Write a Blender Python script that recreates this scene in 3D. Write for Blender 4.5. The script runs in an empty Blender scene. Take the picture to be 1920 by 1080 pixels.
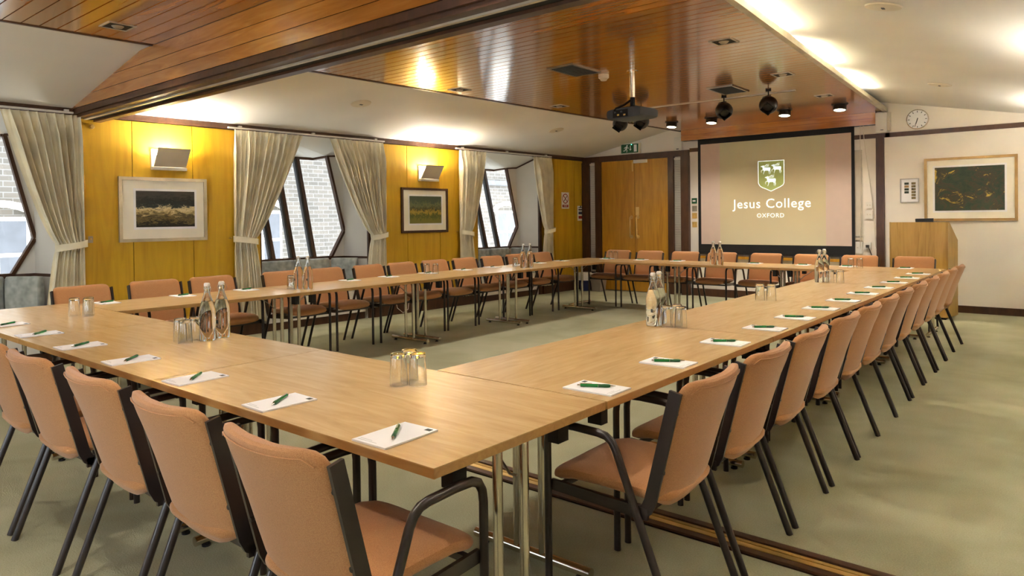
import bpy, math, random
from mathutils import Vector, Matrix
random.seed(7)
SC = bpy.context.scene
COL = SC.collection
# ------------------------------------------------------------------ camera, world, exposure
def look():
    yaw, pitch, roll = math.radians(39.6828), math.radians(0.5645), math.radians(-0.6847)
    fwd = Vector((-math.sin(yaw), math.cos(yaw), 0)); right = Vector((math.cos(yaw), math.sin(yaw), 0)); up = Vector((0, 0, 1))
    f2 = fwd * math.cos(pitch) - up * math.sin(pitch); u2 = up * math.cos(pitch) + fwd * math.sin(pitch)
    rr = right * math.cos(roll) + u2 * math.sin(roll); uu = -right * math.sin(roll) + u2 * math.cos(roll)
    m = Matrix((rr, uu, -f2)).transposed().to_4x4(); m.translation = (0, 0, 1.385)
    return m
cd = bpy.data.cameras.new('camera'); cam = bpy.data.objects.new('camera', cd); COL.objects.link(cam)
cd.sensor_width = 36; cd.sensor_fit = 'HORIZONTAL'; cd.lens = 1313.42 / 1920 * 36
cd.shift_y = -(540 - 423.09) / 1920; cd.clip_start = 0.05; cd.clip_end = 200
cam.matrix_world = look(); SC.camera = cam
SC.view_settings.view_transform = 'Standard'; SC.view_settings.look = 'None'
SC.view_settings.exposure = 1.0; SC.view_settings.gamma = 1; SC.view_settings.use_curve_mapping = False
w = bpy.data.worlds.new('overcast_sky'); SC.world = w; w.use_nodes = True
bg = w.node_tree.nodes['Background']; bg.inputs[0].default_value = (0.88, 0.94, 1.0, 1); bg.inputs[1].default_value = 6.5
SC.cycles.use_denoising = True; SC.cycles.max_bounces = 9; SC.cycles.diffuse_bounces = 4; SC.cycles.glossy_bounces = 3
SC.cycles.transmission_bounces = 9; SC.cycles.transparent_max_bounces = 8; SC.cycles.sample_clamp_indirect = 60.0
SC.cycles.blur_glossy = 0.6; SC.cycles.use_light_tree = False; SC.cycles.use_adaptive_sampling = True; SC.cycles.adaptive_threshold = 0.05
DOWN_W, SPOT_W, SCONCE_W, COVE_W = 39.0, 42.0, 19.0, 32.0
WARM = (1.0, 0.93, 0.83)

# ------------------------------------------------------------------ helpers
def lin(c): return tuple(((v / 255) / 12.92 if v / 255 <= 0.04045 else ((v / 255 + 0.055) / 1.055) ** 2.4) for v in c)
class MB:
    def __init__(s): s.v = []; s.f = []
    def add(s, vs, fs):
        o = len(s.v); s.v += [tuple(v) for v in vs]; s.f += [tuple(i + o for i in f) for f in fs]; return s
    def box(s, x0, x1, y0, y1, z0, z1):
        return s.add([(x0, y0, z0), (x1, y0, z0), (x1, y1, z0), (x0, y1, z0), (x0, y0, z1), (x1, y0, z1), (x1, y1, z1), (x0, y1, z1)],
                     [(0, 3, 2, 1), (4, 5, 6, 7), (0, 1, 5, 4), (1, 2, 6, 5), (2, 3, 7, 6), (3, 0, 4, 7)])
    def hexa(s, v8):
        return s.add(v8, [(0, 3, 2, 1), (4, 5, 6, 7), (0, 1, 5, 4), (1, 2, 6, 5), (2, 3, 7, 6), (3, 0, 4, 7)])
    def poly(s, pts): return s.add(pts, [tuple(range(len(pts)))])
    def slab(s, pts, off):
        n = len(pts); o = Vector(off); top = [Vector(p) + o for p in pts]
        fs = [tuple(range(n))[::-1], tuple(range(n, 2 * n))] + [(i, (i + 1) % n, n + (i + 1) % n, n + i) for i in range(n)]
        return s.add([tuple(p) for p in pts] + [tuple(p) for p in top], fs)
    def tube(s, path, r, n=8, cap=True, closed=False, ry=None):
        P = [Vector(p) for p in path]; m = len(P); rings = []; ref = None
        for i in range(m):
            if closed: t = (P[(i + 1) % m] - P[i - 1])
            else: t = P[min(i + 1, m - 1)] - P[max(i - 1, 0)]
            t.normalize()
            if ref is None: ref = Vector((0, 0, 1)) if abs(t.z) < 0.9 else Vector((1, 0, 0))
            a = ref - t * ref.dot(t)
            if a.length < 1e-5: a = t.orthogonal()
            a.normalize(); b = t.cross(a); ref = a
            rr = r[i] if isinstance(r, (list, tuple)) else r; rb = ry if ry else rr
            rings.append([P[i] + a * rr * math.cos(2 * math.pi * k / n) + b * rb * math.sin(2 * math.pi * k / n) for k in range(n)])
        vs = [v for q in rings for v in q]; fs = []
        for i in range(m if closed else m - 1):
            j = (i + 1) % m
            for k in range(n): fs.append((i * n + k, i * n + (k + 1) % n, j * n + (k + 1) % n, j * n + k))
        if cap and not closed: fs += [tuple(range(n))[::-1], tuple(range((m - 1) * n, m * n))]
        return s.add(vs, fs)
    def bar(s, a, b, wx, wz, up=(0, 0, 1)):
        a, b = Vector(a), Vector(b); t = (b - a).normalized(); u = Vector(up); u = (u - t * u.dot(t))
        if u.length < 1e-4: u = t.orthogonal()
        u.normalize(); sd = t.cross(u); c = []
        for p in (a, b):
            for i, j in ((-1, -1), (1, -1), (1, 1), (-1, 1)): c.append(p + sd * wx / 2 * i + u * wz / 2 * j)
        return s.hexa(c)
    def lathe(s, prof, n=20, c=(0, 0, 0), cap=True):
        vs = []; fs = []; m = len(prof)
        for r, z in prof:
            for k in range(n):
                a = 2 * math.pi * k / n; vs.append((c[0] + r * math.cos(a), c[1] + r * math.sin(a), c[2] + z))
        for i in range(m - 1):
            for k in range(n): fs.append((i * n + k, i * n + (k + 1) % n, (i + 1) * n + (k + 1) % n, (i + 1) * n + k))
        if cap and prof[0][0] > 1e-4: fs.append(tuple(range(n))[::-1])
        if cap and prof[-1][0] > 1e-4: fs.append(tuple(range((m - 1) * n, m * n)))
        return s.add(vs, fs)
    def loft(s, rings, cap=True):
        n = len(rings[0]); m = len(rings); vs = [v for q in rings for v in q]; fs = []
        for i in range(m - 1):
            for k in range(n): fs.append((i * n + k, i * n + (k + 1) % n, (i + 1) * n + (k + 1) % n, (i + 1) * n + k))
        if cap: fs += [tuple(range(n))[::-1], tuple(range((m - 1) * n, m * n))]
        return s.add(vs, fs)
    def xf(s, m):
        s.v = [tuple(m @ Vector(v)) for v in s.v]; return s
    def mesh(s, name, mat, smooth=False):
        me = bpy.data.meshes.new(name); me.from_pydata(s.v, [], s.f); me.validate()
        if mat: me.materials.append(mat)
        if smooth:
            me.polygons.foreach_set('use_smooth', [True] * len(me.polygons))
            try: me.set_sharp_from_angle(angle=math.radians(42))
            except Exception: pass
        me.update(); return me
def link(name, data, parent=None):
    o = bpy.data.objects.new(name, data); COL.objects.link(o)
    if parent is not None: o.parent = parent
    return o
def obj(name, mb, mat, parent=None, smooth=False, label=None):
    o = link(name, mb.mesh(name, mat, smooth), parent)
    if label: o['label'] = label
    return o
def tag(o, label, cat, group=None):
    o['label'] = label; o['category'] = cat
    if group: o['group'] = group
    return o
def thing(name, label, cat, loc=(0, 0, 0), rz=0.0, group=None):
    o = link(name, None); o.location = loc; o.rotation_euler = (0, 0, rz); o.empty_display_size = 0.1
    return tag(o, label, cat, group)
def struct(name, mb, mat, parent=None, smooth=False):
    o = obj(name, mb, mat, parent, smooth)
    if parent is None: o['kind'] = 'structure'
    return o
def dup(root, loc, rz, label):
    r = root.copy(); COL.objects.link(r); r.location = loc; r.rotation_euler = (0, 0, rz); r['label'] = label
    for ch in root.children:
        c = ch.copy(); COL.objects.link(c); c.parent = r
        for g in ch.children:
            d = g.copy(); COL.objects.link(d); d.parent = c
    return r
ORD = ['first', 'second', 'third', 'fourth', 'fifth', 'sixth', 'seventh', 'eighth', 'ninth', 'tenth', 'eleventh', 'twelfth', 'thirteenth']

# ------------------------------------------------------------------ materials
def nodes(name):
    m = bpy.data.materials.new(name); m.use_nodes = True; nt = m.node_tree
    return m, nt, nt.nodes['Principled BSDF']
def N(nt, t, **kw):
    n = nt.nodes.new(t)
    for k, v in kw.items(): setattr(n, k, v)
    return n
def ramp(nt, fac, stops):
    r = N(nt, 'ShaderNodeValToRGB'); e = r.color_ramp.elements
    while len(e) < len(stops): e.new(0.5)
    for i, (p, c) in enumerate(stops): e[i].position = p; e[i].color = (*lin(c), 1)
    nt.links.new(fac, r.inputs[0]); return r.outputs[0]
def coords(nt, scale, rot=(0, 0, 0), kind='Object'):
    tc = N(nt, 'ShaderNodeTexCoord'); mp = N(nt, 'ShaderNodeMapping'); nt.links.new(tc.outputs[kind], mp.inputs[0])
    mp.inputs['Scale'].default_value = scale; mp.inputs['Rotation'].default_value = rot; return mp.outputs[0]
def noise(nt, vec, scale, detail=4, rough=0.55, dist=0.0):
    n = N(nt, 'ShaderNodeTexNoise'); n.inputs['Scale'].default_value = scale; n.inputs['Detail'].default_value = detail
    n.inputs['Roughness'].default_value = rough; n.inputs['Distortion'].default_value = dist
    nt.links.new(vec, n.inputs['Vector']); return n.outputs['Fac']
def bump(nt, b, h, strength, dist=0.01):
    n = N(nt, 'ShaderNodeBump'); n.inputs['Strength'].default_value = strength; n.inputs['Distance'].default_value = dist
    nt.links.new(h, n.inputs['Height']); nt.links.new(n.outputs[0], b.inputs['Normal'])
def plain(name, c, rough=0.5, metal=0.0, vary=0.06, scale=6, emit=None, coat=0.0, bstr=0.0, bscale=200):
    m, nt, b = nodes(name); v = coords(nt, (1, 1, 1))
    d = tuple(max(0, x * (1 - vary)) for x in c); e = tuple(min(255, x * (1 + vary)) for x in c)
    nt.links.new(ramp(nt, noise(nt, v, scale, 1), [(0.3, d), (0.7, e)]), b.inputs['Base Color'])
    b.inputs['Roughness'].default_value = rough; b.inputs['Metallic'].default_value = metal; b.inputs['Coat Weight'].default_value = coat
    if emit: b.inputs['Emission Color'].default_value = (*lin(emit[0]), 1); b.inputs['Emission Strength'].default_value = emit[1]
    if bstr: bump(nt, b, noise(nt, v, bscale, 2), bstr, 0.002)
    return m
def wood(name, stops, scale, rough=0.3, coat=0.0, gr=3.0, perobj=0.0, dist=1.2):
    m, nt, b = nodes(name); v = coords(nt, scale)
    f = noise(nt, v, gr, 3, 0.6, dist)
    c = ramp(nt, f, stops)
    if perobj:
        oi = N(nt, 'ShaderNodeObjectInfo'); hs = N(nt, 'ShaderNodeHueSaturation')
        mr = N(nt, 'ShaderNodeMapRange'); mr.inputs['To Min'].default_value = 1 - perobj; mr.inputs['To Max'].default_value = 1 + perobj
        nt.links.new(oi.outputs['Random'], mr.inputs[0]); nt.links.new(mr.outputs[0], hs.inputs['Value']); nt.links.new(c, hs.inputs['Color']); c = hs.outputs[0]
        off = N(nt, 'ShaderNodeVectorMath', operation='ADD'); sc = N(nt, 'ShaderNodeVectorMath', operation='SCALE')
        sc.inputs[0].default_value = (13, 7, 5); nt.links.new(oi.outputs['Random'], sc.inputs['Scale'])
    nt.links.new(c, b.inputs['Base Color']); b.inputs['Roughness'].default_value = rough; b.inputs['Coat Weight'].default_value = coat
    b.inputs['Coat Roughness'].default_value = 0.12
    return m
MAT = {}
MAT['beech'] = wood('beech_laminate', [(0.25, (194, 156, 104)), (0.5, (206, 170, 118)), (0.75, (215, 181, 131))], (1.2, 9, 9), 0.24, 0.0, 2.2)
MAT['beech_edge'] = wood('beech_edge', [(0.3, (166, 122, 66)), (0.7, (188, 144, 84))], (1.5, 9, 9), 0.45)
MAT['ochre'] = wood('ochre_veneer', [(0.25, (182, 137, 18)), (0.5, (198, 154, 24)), (0.78, (210, 166, 32))], (5, 5, 0.5), 0.5, 0.0, 1.6, 0.05)
MAT['door_oak'] = wood('door_veneer', [(0.25, (170, 114, 24)), (0.5, (194, 138, 34)), (0.78, (208, 154, 46))], (6, 6, 0.5), 0.36, 0.1, 2.2)
MAT['oak'] = wood('lectern_oak', [(0.25, (152, 114, 48)), (0.5, (176, 138, 64)), (0.78, (190, 152, 78))], (8, 8, 0.6), 0.4, 0.0, 2.2)
MAT['cedar'] = wood('ceiling_cedar', [(0.22, (152, 92, 34)), (0.5, (176, 112, 46)), (0.8, (196, 132, 60))], (0.7, 7, 7), 0.22, 1.0, 2.0, 0.10)
MAT['brown'] = wood('dark_stained_wood', [(0.25, (62, 36, 18)), (0.75, (86, 52, 28))], (4, 4, 1), 0.4, 0.05, 2.5)
MAT['darkgap'] = plain('dark_gap', (26, 17, 10), 0.8)
MAT['white'] = plain('white_paint', (226, 220, 210), 0.75, vary=0.02, scale=2)
MAT['wallcream'] = plain('cream_wall_paint', (234, 225, 211), 0.8, vary=0.03, scale=1.5)
MAT['ceilwhite'] = plain('white_ceiling_plaster', (222, 218, 211), 0.7, vary=0.02, scale=1.2)
MAT['black'] = plain('black_metal', (30, 24, 22), 0.35, vary=0.1)
MAT['blackmat'] = plain('matt_black', (16, 14, 14), 0.7)
MAT['chairmetal'] = plain('dark_brown_lacquered_steel', (44, 34, 31), 0.32, vary=0.08, coat=0.2)
MAT['chrome'] = plain('chrome', (214, 206, 192), 0.16, 1.0, vary=0.03)
MAT['steel'] = plain('brushed_steel', (170, 162, 150), 0.35, 0.9)
MAT['brass'] = plain('brass', (226, 190, 116), 0.3, 0.75)
MAT['plastic'] = plain('white_plastic', (226, 220, 208), 0.4, vary=0.02)
MAT['cream_plastic'] = plain('cream_plastic', (206, 194, 172), 0.45, vary=0.02)
MAT['paper'] = plain('white_paper', (240, 238, 238), 0.7, vary=0.01)
MAT['ink'] = plain('dark_ink', (38, 44, 38), 0.6)
MAT['faint_ink'] = plain('faint_grey_ink', (150, 148, 146), 0.7)
MAT['pen'] = plain('translucent_green_plastic', (20, 122, 50), 0.2, vary=0.1, coat=0.4)
MAT['grip'] = plain('dark_green_rubber', (16, 84, 36), 0.45)
MAT['grey_cush'] = plain('pale_grey_upholstery', (168, 172, 166), 0.9, vary=0.12, scale=14, bstr=0.3, bscale=80)
MAT['curtain'] = plain('beige_curtain_cloth', (240, 230, 202), 0.85, vary=0.05, scale=5, bstr=0.15, bscale=400)
MAT['alu'] = plain('pale_aluminium_trim', (200, 190, 170), 0.4, 0.5)
MAT['screen'] = plain('screen_cloth', (208, 184, 168), 0.8, vary=0.01)
MAT['green_sign'] = plain('exit_green', (10, 84, 46), 0.5)
MAT['red_ink'] = plain('dark_red_ink', (150, 30, 24), 0.6)
MAT['blue_ink'] = plain('dark_blue_ink', (40, 46, 84), 0.6)
MAT['blue_bin'] = plain('navy_plastic', (34, 40, 84), 0.45)
MAT['grey_bin'] = plain('grey_plastic', (150, 138, 124), 0.5)
MAT['gold'] = plain('gilt_frame', (168, 132, 80), 0.35, 0.6)
MAT['silver'] = plain('silver_frame', (188, 176, 152), 0.3, 0.7)
MAT['mount'] = plain('cream_mount_board', (240, 233, 214), 0.8, vary=0.01)
MAT['tube_lit'] = plain('lit_tube', (255, 240, 210), 0.5, emit=((255, 236, 200), 8.0))
MAT['lamp_lit'] = plain('lit_lamp_face', (255, 244, 220), 0.5, emit=((255, 240, 214), 6.0))
MAT['led'] = plain('green_led', (120, 255, 190), 0.5, emit=((90, 255, 180), 4.0))
MAT['slate'] = plain('dark_slate', (70, 72, 76), 0.7)
# salmon woven fabric
def fabric(name, c1, c2):
    m, nt, b = nodes(name); v = coords(nt, (1, 1, 1))
    nt.links.new(ramp(nt, noise(nt, v, 420, 1, 0.7), [(0.3, c1), (0.7, c2)]), b.inputs['Base Color'])
    b.inputs['Roughness'].default_value = 0.95; b.inputs['Sheen Weight'].default_value = 0.25; b.inputs['Sheen Roughness'].default_value = 0.5
    bump(nt, b, noise(nt, v, 420, 1, 0.7), 0.35, 0.002); return m
MAT['salmon'] = fabric('salmon_weave', (170, 114, 67), (196, 141, 90))
# carpet
def carpet():
    m, nt, b = nodes('sage_carpet'); v = coords(nt, (1, 1, 1))
    big = noise(nt, v, 1.1, 3, 0.6, 0.4); fine = noise(nt, v, 160, 1, 0.7)
    mx = N(nt, 'ShaderNodeMath', operation='MULTIPLY_ADD'); mx.inputs[1].default_value = 0.35
    nt.links.new(fine, mx.inputs[0]); sb = N(nt, 'ShaderNodeMath', operation='MULTIPLY'); sb.inputs[1].default_value = 0.65
    nt.links.new(big, sb.inputs[0]); nt.links.new(sb.outputs[0], mx.inputs[2])
    nt.links.new(ramp(nt, mx.outputs[0], [(0.3, (140, 140, 108)), (0.5, (165, 163, 131)), (0.7, (186, 183, 154))]), b.inputs['Base Color'])
    b.inputs['Roughness'].default_value = 0.97; bump(nt, b, fine, 0.5, 0.004); return m
MAT['carpet'] = carpet()
def glass_pane():
    m, nt, b = nodes('window_glass'); nt.nodes.remove(b); out = nt.nodes['Material Output']
    t = N(nt, 'ShaderNodeBsdfTransparent'); g = N(nt, 'ShaderNodeBsdfGlossy'); g.inputs['Roughness'].default_value = 0.02
    t.inputs[0].default_value = (0.94, 0.96, 0.97, 1); mx = N(nt, 'ShaderNodeMixShader'); fr = N(nt, 'ShaderNodeFresnel'); fr.inputs[0].default_value = 1.35
    nt.links.new(fr.outputs[0], mx.inputs[0]); nt.links.new(t.outputs[0], mx.inputs[1]); nt.links.new(g.outputs[0], mx.inputs[2]); nt.links.new(mx.outputs[0], out.inputs[0])
    return m
MAT['pane'] = glass_pane()
def clear(name, col, ior):
    m, nt, b = nodes(name); b.inputs['Base Color'].default_value = (*col, 1); b.inputs['Transmission Weight'].default_value = 1
    b.inputs['Roughness'].default_value = 0.01; b.inputs['IOR'].default_value = ior; return m
MAT['glass'] = clear('clear_glass', (0.97, 0.98, 0.96), 1.45); MAT['water'] = clear('water', (0.96, 0.97, 0.93), 1.33)
def brick():
    m, nt, b = nodes('pale_gault_brick'); v0 = coords(nt, (1, 1, 1)); sx = N(nt, 'ShaderNodeSeparateXYZ'); cx = N(nt, 'ShaderNodeCombineXYZ'); nt.links.new(v0, sx.inputs[0]); nt.links.new(sx.outputs[1], cx.inputs[0]); nt.links.new(sx.outputs[2], cx.inputs[1]); v = cx.outputs[0]
    br = N(nt, 'ShaderNodeTexBrick'); nt.links.new(v, br.inputs['Vector']); br.inputs['Scale'].default_value = 1.0
    br.inputs['Brick Width'].default_value = 0.24; br.inputs['Row Height'].default_value = 0.085; br.inputs['Mortar Size'].default_value = 0.008
    br.inputs['Color1'].default_value = (*lin((84, 78, 70)), 1); br.inputs['Color2'].default_value = (*lin((68, 64, 58)), 1); br.inputs['Mortar'].default_value = (*lin((98, 96, 92)), 1)
    nt.links.new(br.outputs[0], b.inputs['Base Color']); b.inputs['Roughness'].default_value = 0.9; return m
MAT['brick'] = brick()
def painting(name, stops, sc, rot=0, seed=0.0):
    m, nt, b = nodes(name); v = coords(nt, sc, (0, 0, rot)); mp = N(nt, 'ShaderNodeVectorMath', operation='ADD'); mp.inputs[1].default_value = (seed, seed * 1.7, seed * .6)
    nt.links.new(v, mp.inputs[0]); n1 = noise(nt, mp.outputs[0], 2.2, 8, 0.68, 1.5)
    nt.links.new(ramp(nt, n1, stops), b.inputs['Base Color']); b.inputs['Roughness'].default_value = 0.6; return m
# ------------------------------------------------------------------ the room
YF, YB = 11.52, -3.2                      # far wall, wall behind the camera
def XW(y): return -8.01 + 0.04 * (y - 4.64)
def XL(y): return -6.06 + 0.06 * (y - 4.17)   # left edge of the flat timber ceiling
def XR(y): return -1.98 - 0.06 * (y - 4.8)    # right edge
def XRW(y): return XR(y) + 2.38
def Wp(s, x, z): return (XW(s) + x * 0.9992, s - 0.04 * x, z)
def WM(s, x=0.0, z=0.0):
    m = Matrix.Rotation(-0.04, 4, 'Z'); m.translation = Wp(s, x, z); return m
def wbox(mb, s0, s1, x0, x1, z0, z1):
    return mb.hexa([Wp(s0, x0, z0), Wp(s0, x1, z0), Wp(s1, x1, z0), Wp(s1, x0, z0), Wp(s0, x0, z1), Wp(s0, x1, z1), Wp(s1, x1, z1), Wp(s1, x0, z1)])
BAYS = [(0.95, 2.53), (4.74, 6.34), (8.58, 10.13)]
floor = struct('floor', MB().box(-9.2, 1.6, YB - .2, YF + .2, -0.1, 0), MAT['carpet'])
# floor track of the folding partition
tr = struct('trim_1', MB().box(-8.0, 0.5, 2.79, 2.945, 0.0, 0.006), MAT['darkgap'])
for y0, y1, h, m in ((2.79, 2.828, .016, 'brown'), (2.836, 2.868, .014, 'brass'), (2.876, 2.898, .013, 'oak'), (2.906, 2.945, .018, 'brown')):
    obj('track_strip', MB().box(-8.0, 0.5, y0, y1, 0.0, h), MAT[m], tr)
# left wall
mb = MB(); ys = [YB] + [v for b in BAYS for v in b] + [YF]
for i in range(0, len(ys), 2): wbox(mb, ys[i], ys[i + 1], -0.15, 0, 0, 2.62)
for b in BAYS: wbox(mb, b[0], b[1], -0.15, 0, 2.52, 2.62)
wl = struct('wall_left', mb, MAT['brown'])
PAN = [(2.62, 3.24), (3.24, 3.89), (3.89, 4.72), (6.43, 7.07), (7.07, 7.72), (7.72, 8.56), (10.22, 10.6), (10.6, 11.22), (11.22, 11.5), (-0.6, 0.0), (0.0, 0.93)]
for a, b in PAN: obj('wall_panel', wbox(MB(), a + .004, b - .004, 0, 0.018, 0.26, 2.495), MAT['ochre'], wl)
for a, b in ((2.62, 4.72), (6.43, 8.56), (10.22, 11.5)):
    obj('plinth', wbox(MB(), a, b, 0, 0.05, 0, 0.255), MAT['brown'], wl)
tr = struct('trim_2', wbox(MB(), YB, YF, 0, 0.045, 2.505, 2.575), MAT['brown'])
for k, (yn, yj) in enumerate(BAYS):
    B = lambda dy, out, z: Wp(yj + dy, -out, z)
    A = lambda dy, out, z: Wp(yn + dy, -out, z)
    gb, jk, jt, ht = B(-.30, .46, .86), B(-.10, .42, 1.24), B(-.34, .46, 2.31), B(-.40, .72, 2.29)
    an0, an1 = A(.08, .46, .86), A(.08, .72, 2.29)
    rv = struct('wall_bay', MB().add([B(0, 0, 0), B(-.10, .42, 0), B(-.10, .42, .86), jk, B(-.10, .42, 2.33), B(0, 0, 2.5), gb, jt, B(-.30, .46, 0)], [(0, 1, 2, 3, 4, 5), (3, 7, 4), (3, 2, 6), (1, 8, 6, 2)]), MAT['white'])
    obj('bay_cheek', MB().poly([A(0, 0, 0), A(.08, .46, 0), an0, an1, A(0, 0, 2.52)]), MAT['white'], rv)
    obj('sill_wall', MB().poly([A(.08, .46, 0), B(-.30, .46, 0), gb, an0]), MAT['white'], rv)
    obj('soffit', MB().add([A(0, 0, 2.52), an1, ht, jt, B(-.10, .42, 2.33), B(0, 0, 2.5)], [(0, 1, 2, 3), (0, 3, 4, 5)]), MAT['ceilwhite'], rv)
    obj('roof_board', MB().poly([A(-.3, -.05, 2.66), A(-.3, 1.0, 2.36), B(.3, 1.0, 2.36), B(.3, -.05, 2.66)]), MAT['slate'], rv)
    # window frame
    fm = MB(); up = (0, 1, 0)
    for a, b in ((jt, jk), (jk, gb)): fm.bar(a, b, .055, .035, up)
    fm.bar(ht, jt, .05, .05); fm.bar(an1, ht, .05, .05); fm.bar(an0, gb, .07, .05)
    fm.bar(jt, B(-.10, .42, 2.325), .03, .03); fm.bar(B(-.10, .42, 2.325), B(0, 0, 2.49), .03, .03); fm.bar(gb, B(-.10, .42, .862), .02, .03); fm.bar(B(-.10, .42, .862), B(0, 0, .862), .02, .03)
    wo = struct('window_%d' % (k + 1), fm, MAT['brown'])
    def onm(y, t): return Wp(y - (.10 * t if y > yn + .09 else 0), -(.46 + .26 * t), .86 + 1.43 * t)
    ms = [yj - d for d in (.565, .885, 1.19) if yj - d > yn + .2]
    for y in ms:
        mu = obj('mullion', MB().bar(onm(y, 0), onm(y, 1), .05, .06, (1, 0, 0)), MAT['brown'], wo)
        obj('sash', MB().bar(onm(y - .045, .02), onm(y - .045, .98), .03, .05, (1, 0, 0)), MAT['slate'], mu)
    ed = [yn + .08] + sorted(ms) + [yj - .30]
    for y0, y1 in zip(ed, ed[1:]):
        obj('pane', MB().poly([onm(y0, 0), onm(y1, 0), onm(y1, 1), onm(y0, 1)]), MAT['pane'], wo)
    obj('pane', MB().add([gb, jk, jt, ht], [(0, 1, 3), (1, 2, 3)]), MAT['pane'], wo)
    # dark timber post beside the splayed reveal
    obj('jamb_post', wbox(MB(), yj, yj + .07, -.02, .03, 0, 2.5), MAT['brown'], wo)
# far wall
def gable(y, z0, inset=0.0):
    xl, xr = XW(y) - .02, XRW(y) + .02
    return [(xl, y, z0), (xr, y, z0), (xr, y, 2.56), (XR(y), y, 3.04), (XR(y) - .5, y, 3.14), (XL(y) + .5, y, 3.09), (XL(y), y, 2.985), (xl, y, 2.56)]
wf = struct('wall_far', MB().slab(gable(YF, 0), (0, .12, 0)), MAT['wallcream'])
mb = MB().box(-7.71, -5.47, YF - .05, YF - .001, 2.455, 2.56).box(-5.46, -2.3, YF - .025, YF - .001, 2.52, 2.585).box(-2.36, XRW(YF), YF - .025, YF - .001, 2.52, 2.585)
struct('trim_3', mb, MAT['brown'])
struct('trim_4', MB().box(-2.485, -2.375, YF - .035, YF - .001, 0, 2.525), MAT['brown'])
mb = MB().box(-5.45, -2.5, YF - .02, YF - .001, 0, .13).box(-2.36, XRW(YF), YF - .02, YF - .001, 0, .10)
struct('baseboard_far', mb, MAT['brown'])
# double doors with blind sidelights
dr = MB()
for x0, x1 in ((-7.71, -7.54), (-7.405, -7.272), (-5.862, -5.752), (-5.612, -5.465)): dr.box(x0, x1, YF - .075, YF - .001, 0, 2.455)
dr = struct('door_1', dr, MAT['brown'])
for x0, x1, hx in ((-7.268, -6.553, -6.62), (-6.547, -5.866, -6.485)):
    lf = obj('door_leaf', MB().box(x0, x1, YF - .045, YF - .002, .012, 2.45), MAT['door_oak'], dr)
    h = MB(); yy = YF - .045
    h.tube([(hx, yy, 1.385), (hx, yy - .05, 1.385), (hx, yy - .06, 1.37), (hx, yy - .06, 1.04), (hx, yy - .05, 1.025), (hx, yy, 1.025)], .014, 10)
    for z in (1.385, 1.025): h.tube([(hx, yy, z), (hx, yy - .012, z)], .032, 14)
    obj('pull_handle', h, MAT['brass'], lf, True)
    if hx > -6.5:
        obj('lock_plate', MB().box(-6.53, -6.46, yy - .006, yy, 1.42, 1.575), MAT['brass'], lf)
        obj('closer', MB().box(-6.545, -6.28, yy - .05, yy, 2.385, 2.445), MAT['plastic'], lf)
    else:
        obj('flush_bolt', MB().box(-6.60, -6.58, yy - .008, yy, 2.24, 2.42), MAT['brass'], lf)
for x0, x1 in ((-7.54, -7.405), (-5.752, -5.612)):
    obj('sidelight', MB().box(x0, x1, YF - .02, YF - .002, .02, 2.44), MAT['darkgap'], dr)
    sl = MB(); z = .34
    while z < 2.4:
        sl.add([(x0 + .004, YF - .034, z), (x1 - .004, YF - .034, z), (x1 - .004, YF - .040, z + .0145), (x0 + .004, YF - .040, z + .0145)], [(0, 1, 2, 3)]); z += .0195
    o = obj('blind_slats', sl, MAT['plastic'], dr); o['kind'] = 'stuff'
    obj('blind_rail', MB().box(x0 + .004, x1 - .004, YF - .05, YF - .02, 2.40, 2.435), MAT['plastic'], dr)
# right and rear walls (outside the frame)
def rbox(mb, s0, s1, x0, x1, z0, z1):
    return mb.hexa([(XRW(s0) + x0, s0, z0), (XRW(s0) + x1, s0, z0), (XRW(s1) + x1, s1, z0), (XRW(s1) + x0, s1, z0), (XRW(s0) + x0, s0, z1), (XRW(s0) + x1, s0, z1), (XRW(s1) + x1, s1, z1), (XRW(s1) + x0, s1, z1)])
RB = [(-2.3, -.7)]; ys = [YB] + [v for q in RB for v in q] + [YF]; mb = MB()
for i in range(0, len(ys), 2): rbox(mb, ys[i], ys[i + 1], 0, .15, 0, 2.62)
for q in RB: rbox(mb, q[0], q[1], 0, .15, 0, .86); rbox(mb, q[0], q[1], 0, .15, 2.31, 2.62)
struct('wall_right', mb, MAT['wallcream'])
for k, (p, q) in enumerate(RB):
    fm = MB()
    for s in (p, (p + q) / 2 - .02, q - .05): rbox(fm, s, s + .05, .04, .1, .86, 2.31)
    wo = struct('window_%d' % (k + 4), fm, MAT['brown']); obj('pane', rbox(MB(), p, q, .065, .07, .86, 2.31), MAT['pane'], wo)  # unseen window added behind the camera to let in daylight
mb = MB(); X0, X1 = XW(YB) - .02, XRW(YB) + .02; HB = [(-6.4, -5.1), (-2.9, -1.6)]
g0 = gable(YB, 2.31); mb.slab(g0, (0, -.12, 0)).box(X0, X1, YB - .12, YB, 0, .86)
for p, q in ((X0, HB[0][0]), (HB[0][1], HB[1][0]), (HB[1][1], X1)): mb.box(p, q, YB - .12, YB, .86, 2.31)
struct('wall_rear', mb, MAT['wallcream'])
for k, (p, q) in enumerate(HB):
    fm = MB()
    for s in (p, (p + q) / 2 - .025, q - .05): fm.box(s, s + .05, YB - .1, YB - .04, .86, 2.31)
    wo = struct('window_%d' % (k + 5), fm, MAT['brown']); obj('pane', MB().box(p, q, YB - .07, YB - .065, .86, 2.31), MAT['pane'], wo)  # unseen rear windows, added to send daylight towards the far wall
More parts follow.
